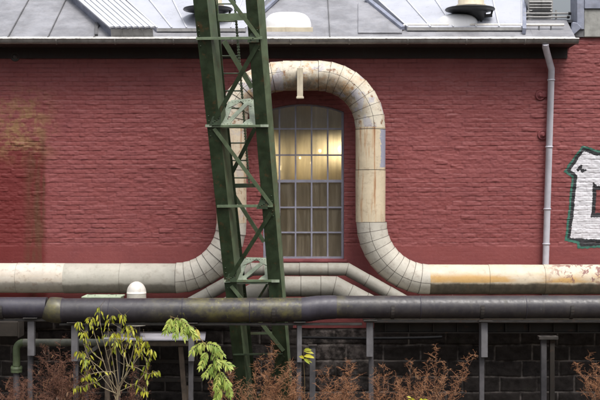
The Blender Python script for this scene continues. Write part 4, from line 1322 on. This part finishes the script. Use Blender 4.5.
def dry_shrub(px, top, d, lean, spread, nst, label, pale=False, seed=0):
    rnd = random.Random(seed)
    base = W(px, 400, d); base.z = GZ
    tp = W(px + lean, top, d)
    H = (tp.z - GZ)
    t = thing('dried_shrub', label, 'shrub', base, 'dried rust-brown shrubs')
    st, tw_, fl_ = MB(), MB(), MB()
    for k_ in range(nst + 3):
        sp = rnd.uniform(-1.6, 1.6) * spread
        hk = H * (1 if k_ == 0 else rnd.uniform(.62, .97))
        if k_ == 0: sp = 0
        dx = (tp.x - base.x) * rnd.uniform(.6, 1.1) + sp
        end = Vector((base.x + dx, base.y + rnd.uniform(-.25, .25), GZ + hk))
        b0 = base + Vector((sp * .2, rnd.uniform(-.06, .06), 0))
        n_ = 11; pts = []
        for i in range(n_ + 1):
            f = i / n_; q = b0.lerp(end, f); bow = math.sin(f * math.pi) * .14
            pts.append(q + Vector((rnd.uniform(-.014, .014) - (sp + lean * .004) * bow, rnd.uniform(-.014, .014), 0)))
        st.tube(pts, [.0075 - .0055 * i / n_ for i in range(n_ + 1)], 5, False)
        nb_ = 13
        for j in range(nb_):
            f = .40 + .60 * j / (nb_ - 1)
            i = min(n_ - 1, int(f * n_)); q = pts[i].lerp(pts[i + 1], f * n_ - i)
            ax = (pts[min(n_, i + 1)] - pts[i]).normalized()
            a_ = rnd.uniform(0, 2 * math.pi); out = rnd.uniform(.4, 1.3)
            L = (1.10 - f) * rnd.uniform(.12, .55) + .04
            bp2 = wander(q, ax * rnd.uniform(.4, .9) + Vector((math.cos(a_) * out, math.sin(a_) * out * .8, rnd.uniform(-.1, .5))), L, 6, .22, .0, rnd)
            tw_.tube(bp2, [.0034, .003, .0026, .0022, .0018, .0014, .001], 3, False)
            for m2 in range(1, 7):
                for s2 in range(rnd.choice((1, 2, 2))):
                    a2 = rnd.uniform(0, 6.28)
                    tl = wander(bp2[m2], (math.cos(a2), math.sin(a2), rnd.uniform(-.4, 1.0)), rnd.uniform(.02, .085), 2, .4, 0, rnd)
                    tw_.tube(tl, [.0018, .0015, .001], 3, False)
                    if rnd.random() < .62:
                        for _ in range(rnd.choice((1, 2, 2))):
                            c2 = tl[rnd.choice((1, 2))] + Vector((rnd.gauss(0, .007), rnd.gauss(0, .007), rnd.gauss(0, .007)))
                            u1 = Vector((rnd.gauss(0, 1), rnd.gauss(0, 1), rnd.gauss(0, 1))).normalized() * rnd.uniform(.004, .009)
                            u2 = Vector((rnd.gauss(0, 1), rnd.gauss(0, 1), rnd.gauss(0, 1))).normalized() * rnd.uniform(.003, .006)
                            b_ = len(fl_.v); fl_.v += [c2 - u1, c2 + u2, c2 + u1, c2 - u2]; fl_.face((b_, b_ + 1, b_ + 2, b_ + 3))
    dl = MB()
    for _ in range(int(5 * nst)):
        b_ = rnd.randrange(0, max(1, len(tw_.v))); c2 = tw_.v[b_]
        L = rnd.uniform(.03, .065)
        dl.leaf(c2, (rnd.uniform(-.6, .6), rnd.uniform(-.6, .3), rnd.uniform(-1, -.2)), (rnd.uniform(-1, 1), -1, rnd.uniform(-1, 1)), L, L * rnd.uniform(.25, .5), rnd.uniform(.2, .9))
    build('dead_leaves', dl, M['deadleaf'], t)
    build('stem', st, M['drystem'], t); build('twigs', tw_, M['rustdry_pale'] if pale else M['rustdry'], t)
    build('seed_heads', fl_, M['rustdry_pale'] if pale else M['rustdry'], t)


SH = [
    (8, 382, 2.9, 0, .06, 3, 'small dried brown shrub at the far lower left corner', False),
    (22, 384, 2.7, -2, .10, 3, 'low dried brown shrub second from the lower left corner', False),
    (40, 358, 2.8, 4, .22, 6, 'dried brown shrub below the green elbow pipe', False),
    (57, 341, 2.95, 2, .16, 6, 'tall dried brown shrub reaching up to the green pipe', False),
    (79, 360, 2.75, -6, .20, 6, 'dried brown shrub left of the yellow-leaved sapling', False),
    (128, 372, 3.0, 3, .16, 3, 'sparse dried brown shrub behind the yellow-leaved sapling', False),
    (236, 368, 2.8, -4, .20, 4, 'dried brown shrub right of the bright green branch', True),
    (252, 347, 2.85, 25, .20, 6, 'dried brown shrub leaning across the green tower foot', True),
    (290, 370, 2.7, 2, .22, 7, 'bushy dried brown shrub below the narrow support by tower', True),
    (318, 374, 2.9, 4, .26, 4, 'bushy dried brown shrub around the short grey post', True),
    (346, 364, 2.75, 0, .22, 4, 'bushy dried brown shrub before the pale stone patch', True),
    (382, 370, 2.8, 4, .20, 3, 'dried brown shrub right of the pale stone patch', True),
    (408, 364, 2.95, 4, .16, 3, 'dried brown shrub left of the fan-shaped one', True),
    (430, 350, 2.7, 8, .36, 5, 'fan-shaped dried brown shrub standing alone right of centre', True),
    (612, 358, 2.7, -32, .18, 4, 'dried brown shrub leaning in from the right edge', True),
    (628, 366, 2.9, -12, .15, 4, 'dried brown shrub mostly outside the right edge', True),
]
for i, (p, top, d, lean, sp, ns, lab, pale) in enumerate(SH):
    dry_shrub(p, top, d, lean, sp, ns, lab, pale, 100 + i)

# yellow-leaved sapling
def sapling():
    rnd = random.Random(31)
    d = 3.1
    base = W(118, 400, d); base.z = GZ
    t = thing('leafy_sapling', 'thin multi-stemmed sapling with drooping yellow-green leaves', 'sapling', base)
    st, lf = MB(), MB()
    tips = [((116, 400), (103, 360), (93, 330), (90, 318)), ((117, 400), (108, 360), (101, 328), (99, 308)), ((118, 395), (113, 362), (108, 335), (111, 316)),
            ((118, 398), (124, 365), (121, 335), (122, 315)), ((118, 392), (128, 368), (134, 345), (132, 330)), ((119, 385), (133, 365), (143, 350), (146, 342)),
            ((117, 390), (104, 372), (90, 360), (80, 352)), ((117, 394), (98, 385), (86, 372), (84, 360)), ((119, 392), (140, 380), (148, 362), (152, 350)),
            ((116, 395), (94, 366), (84, 345), (79, 322)), ((118, 388), (112, 372), (96, 382), (76, 388)), ((146, 415), (147, 380), (146, 362), (139, 348)),
            ((104, 362), (92, 352), (86, 340), (84, 332)), ((126, 366), (137, 368), (148, 374), (155, 372)), ((112, 372), (102, 372), (92, 374), (84, 378)), ((121, 378), (128, 384), (138, 386), (146, 392)), ((108, 362), (112, 350), (116, 342), (113, 334)), ((128, 366), (125, 352), (129, 340), (127, 326)), ((120, 396), (116, 350), (118, 340), (116, 333)), ((119, 390), (137, 355), (139, 345), (138, 337))]
    for i, cp in enumerate(tips):
        dd = d + rnd.uniform(-.25, .25)
        ctrl = [W(*cp[0], d)] + [W(*c, d + (dd - d) * f) for c, f in zip(cp[1:], (.4, .8, 1))]
        ctrl[0].z = min(ctrl[0].z, ctrl[0].z)
        pts = []
        for k_ in range(3):
            for s_ in range(4):
                f = s_ / 4
                p0, p1, p2, p3 = ctrl[max(0, k_ - 1)], ctrl[k_], ctrl[k_ + 1], ctrl[min(3, k_ + 2)]
                pts.append(.5 * ((2 * p1) + (p2 - p0) * f + (2 * p0 - 5 * p1 + 4 * p2 - p3) * f * f + (3 * p1 - p0 - 3 * p2 + p3) * f ** 3))
        pts.append(ctrl[3])
        st.tube(pts, [.0075 - .0055 * q / (len(pts) - 1) for q in range(len(pts))], 6, False)
        n_ = len(pts)
        for q in range(4, n_):
            f = q / n_
            if rnd.random() < .5: st.tube(wander(pts[q], (rnd.uniform(-1, 1), rnd.uniform(-.6, .3), rnd.uniform(.1, 1)), rnd.uniform(.06, .2), 4, .2, 0, rnd), [.0028, .0024, .002, .0016, .001], 3, False)
            cnt = 2 if f < .5 else (2 if f < .8 else 6)
            for _ in range(cnt):
                if f < .6 and rnd.random() < .6: continue
                a_ = rnd.uniform(0, 6.28); o = Vector((math.cos(a_), math.sin(a_), rnd.uniform(-.2, .5)))
                p0 = pts[q] + o * rnd.uniform(.0, .03)
                pet = p0 + o * rnd.uniform(.01, .03)
                st.tube([p0, pet], .0016, 3, False)
                L = rnd.uniform(.035, .085)
                lf.leaf(pet, Vector((o.x * .45, o.y * .45, rnd.uniform(-1.2, -.35))), Vector((rnd.uniform(-.6, .6), -1, rnd.uniform(-.2, .5))), L, L * rnd.uniform(.28, .42), rnd.uniform(.05, .5))
    # trunk into the ground
    st.tube([base + Vector((0, 0, -.05)), W(117.5, 396, d), W(118, 385, d)], [.016, .013, .010], 8, False)
    st.tube([Vector((W(146, 0, d).x, -d, GZ - .05)), W(146, 414, d)], [.01, .009], 6, False)
    build('stem', st, M['palestem'], t); build('leaves', lf, M['leafy'], t)
sapling()


def leafy_branch():
    rnd = random.Random(5)
    d = 3.3
    base = W(232, 400, d); base.z = GZ
    t = thing('leafy_shrub', 'arching young shrub with bright green pinnate leaves and one yellow leaf', 'shrub', base)
    st, lf, ly = MB(), MB(), MB()
    ctrl = [base, W(231, 418, d), W(226, 388, d), W(216, 362, d), W(203, 342, d), W(187, 325, d), W(170, 316, d)]
    pts = []
    for k_ in range(len(ctrl) - 1):
        for s_ in range(5):
            f = s_ / 5
            p0, p1, p2, p3 = ctrl[max(0, k_ - 1)], ctrl[k_], ctrl[k_ + 1], ctrl[min(len(ctrl) - 1, k_ + 2)]
            pts.append(.5 * ((2 * p1) + (p2 - p0) * f + (2 * p0 - 5 * p1 + 4 * p2 - p3) * f * f + (3 * p1 - p0 - 3 * p2 + p3) * f ** 3))
    pts.append(ctrl[-1])
    st.tube(pts, [.011 - .0075 * q / (len(pts) - 1) for q in range(len(pts))], 7, False)
    def frond(p, dirv, L, n_, mb, ll):
        q = wander(p, dirv, L, 6, .06, -.10, rnd)
        st.tube(q, [.003, .0028, .0025, .002, .0017, .0014, .001], 4, False)
        for i in range(1, 7):
            for sd in (-1, 1):
                dv_ = (q[i] - q[i - 1]).normalized(); sdv = dv_.cross(Vector((rnd.uniform(-.3, .3), -1, .35))).normalized() * sd
                l = ll * rnd.uniform(.6, 1.25)
                mb.leaf(q[i], dv_ * .55 + sdv * .8 + Vector((0, -.1, -.45)), Vector((rnd.uniform(-.3, .3), -.8, .65)), l, l * .34, .22)
        mb.leaf(q[-1], q[-1] - q[-2], Vector((0, -.8, .6)), ll, ll * .34, .25)
    fr = [((172, 317), (-.3, -.2, -.5), .20), ((176, 318), (-.1, -.4, -.9), .24), ((182, 322), (.3, -.5, -.8), .22), ((187, 325), (.5, -.3, -.4), .18), ((178, 318), (.8, -.2, -.25), .22),
          ((203, 342), (-.7, -.3, -.3), .20), ((205, 344), (.5, -.4, .15), .22), ((208, 350), (-.5, -.4, -.7), .24), ((211, 352), (.5, -.4, -.5), .22),
          ((214, 360), (.7, -.3, .0), .24), ((215, 362), (-.6, -.4, -.6), .22), ((219, 370), (.55, -.4, -.5), .24), ((220, 372), (-.3, -.4, -.9), .22), ((224, 380), (.5, -.4, -.7), .22)]
    for (p, dv_, L) in fr:
        frond(W(*p, d), Vector(dv_), L, 6, lf, .082); frond(W(*p, d) + Vector((rnd.uniform(-.06, .06), .06, rnd.uniform(-.05, .05))), Vector(dv_) + Vector((rnd.uniform(-.5, .5), 0, rnd.uniform(-.3, .3))), L * .8, 6, lf, .075)
    frond(W(196, 328, d), Vector((.25, -.4, -.6)), .12, 4, ly, .075)
    st.tube([pts[26], W(196, 328, d)], .002, 4, False)
    frond(W(222, 388, d), Vector((-.35, -.3, -.3)), .16, 5, lf, .09); frond(W(219, 392, d), Vector((-.2, -.3, -.8)), .14, 5, lf, .085)
    build('stem', st, M['greenstem'], t); build('leaves', lf, M['leafg'], t); build('yellow_leaves', ly, M['leafyel'], t)
leafy_branch()


def sprig(px, py, d, label, n_, seed, sz, dirs):
    rnd = random.Random(seed)
    base = W(px, 400, d); base.z = GZ
    t = thing('leaf_sprig', label, 'plant', base)
    st, lf = MB(), MB()
    tip = W(px, py, d)
    pts = [base.lerp(tip, i / 6) + Vector((rnd.uniform(-.01, .01), 0, 0)) for i in range(7)]
    st.tube(pts, [.006 - .0006 * i for i in range(7)], 5, False)
    for i in range(n_):
        v = Vector((dirs[i % len(dirs)], rnd.uniform(-.6, .1), rnd.uniform(-.35, .5)))
        L = sz * rnd.uniform(.7, 1.15)
        lf.leaf(pts[-1].lerp(pts[-2], rnd.random() * .6), v, Vector((rnd.uniform(-.4, .4), -1, .5)), L, L * .38, .3)
    build('stem', st, M['greenstem'], t); build('leaves', lf, M['leafy'], t)
sprig(304.5, 350, 2.5, 'small green-leaved sprig beside the narrow support near the tower', 7, 3, .15, (.9, .7, 1, .4, .9, -.3, .6))
sprig(410.5, 398, 3.2, 'tiny yellow-green sprig at bottom edge right of centre', 6, 8, .10, (-.5, .3, .8, .1, .6, -.2))
sprig(422, 399, 3.0, 'tiny green sprig at bottom edge below the fan-shaped dry shrub', 5, 9, .10, (-.4, .5, .2, .8, -.1))

# ------------------------------------------------------------------ light, world, camera
SUN_EL, SUN_AZ = 60, 24         # azimuth from the camera side towards the right
wd = bpy.data.worlds.new('World'); SC.world = wd; wd.use_nodes = True
nt = wd.node_tree
bg = nt.nodes['Background']; bg.inputs['Strength'].default_value = .13
sky = nt.nodes.new('ShaderNodeTexSky'); sky.sky_type = 'NISHITA'; sky.sun_disc = False
sky.sun_elevation = R(SUN_EL); sky.sun_rotation = R(180 - SUN_AZ)
sky.air_density = 1.0; sky.dust_density = 4.0; sky.ozone_density = 1.0
hs = nt.nodes.new('ShaderNodeHueSaturation'); hs.inputs['Saturation'].default_value = .35
# overcast luminance distribution: zenith about three times as bright as the horizon
tc = nt.nodes.new('ShaderNodeTexCoord'); sx = nt.nodes.new('ShaderNodeSeparateXYZ'); mr = nt.nodes.new('ShaderNodeMapRange')
mr.inputs['From Min'].default_value = 0; mr.inputs['From Max'].default_value = 1; mr.inputs['To Min'].default_value = .42; mr.inputs['To Max'].default_value = 2.1
nt.links.new(tc.outputs['Generated'], sx.inputs[0]); nt.links.new(sx.outputs[2], mr.inputs[0])
vm = nt.nodes.new('ShaderNodeVectorMath'); vm.operation = 'SCALE'
nt.links.new(sky.outputs[0], hs.inputs['Color']); nt.links.new(hs.outputs[0], vm.inputs[0]); nt.links.new(mr.outputs[0], vm.inputs['Scale'])
nt.links.new(vm.outputs[0], bg.inputs['Color'])
sd = bpy.data.lights.new('Sun', 'SUN'); sd.energy = 1.5; sd.angle = R(20); sd.color = (1, .96, .90)
so_ = bpy.data.objects.new('Sun', sd); COL.objects.link(so_)
dirv = Vector((math.sin(R(SUN_AZ)) * math.cos(R(SUN_EL)), -math.cos(R(SUN_AZ)) * math.cos(R(SUN_EL)), math.sin(R(SUN_EL))))
so_.rotation_euler = dirv.to_track_quat('Z', 'Y').to_euler(); so_.location = (5, -15, 15)

cd = bpy.data.cameras.new('Camera'); cam = bpy.data.objects.new('Camera', cd); COL.objects.link(cam)
cam.location = (0, -D, ZC); cam.rotation_euler = (R(90), 0, 0)
cd.sensor_width = 36; cd.lens = 36 * D / 10.0; cd.clip_end = 1500
SC.camera = cam
vs = SC.view_settings
vs.view_transform = 'Standard'; vs.look = 'None'; vs.exposure = 0.25; vs.gamma = 1; vs.use_curve_mapping = False
SC.cycles.use_denoising = True
SC.cycles.max_bounces = 8; SC.cycles.transparent_max_bounces = 12
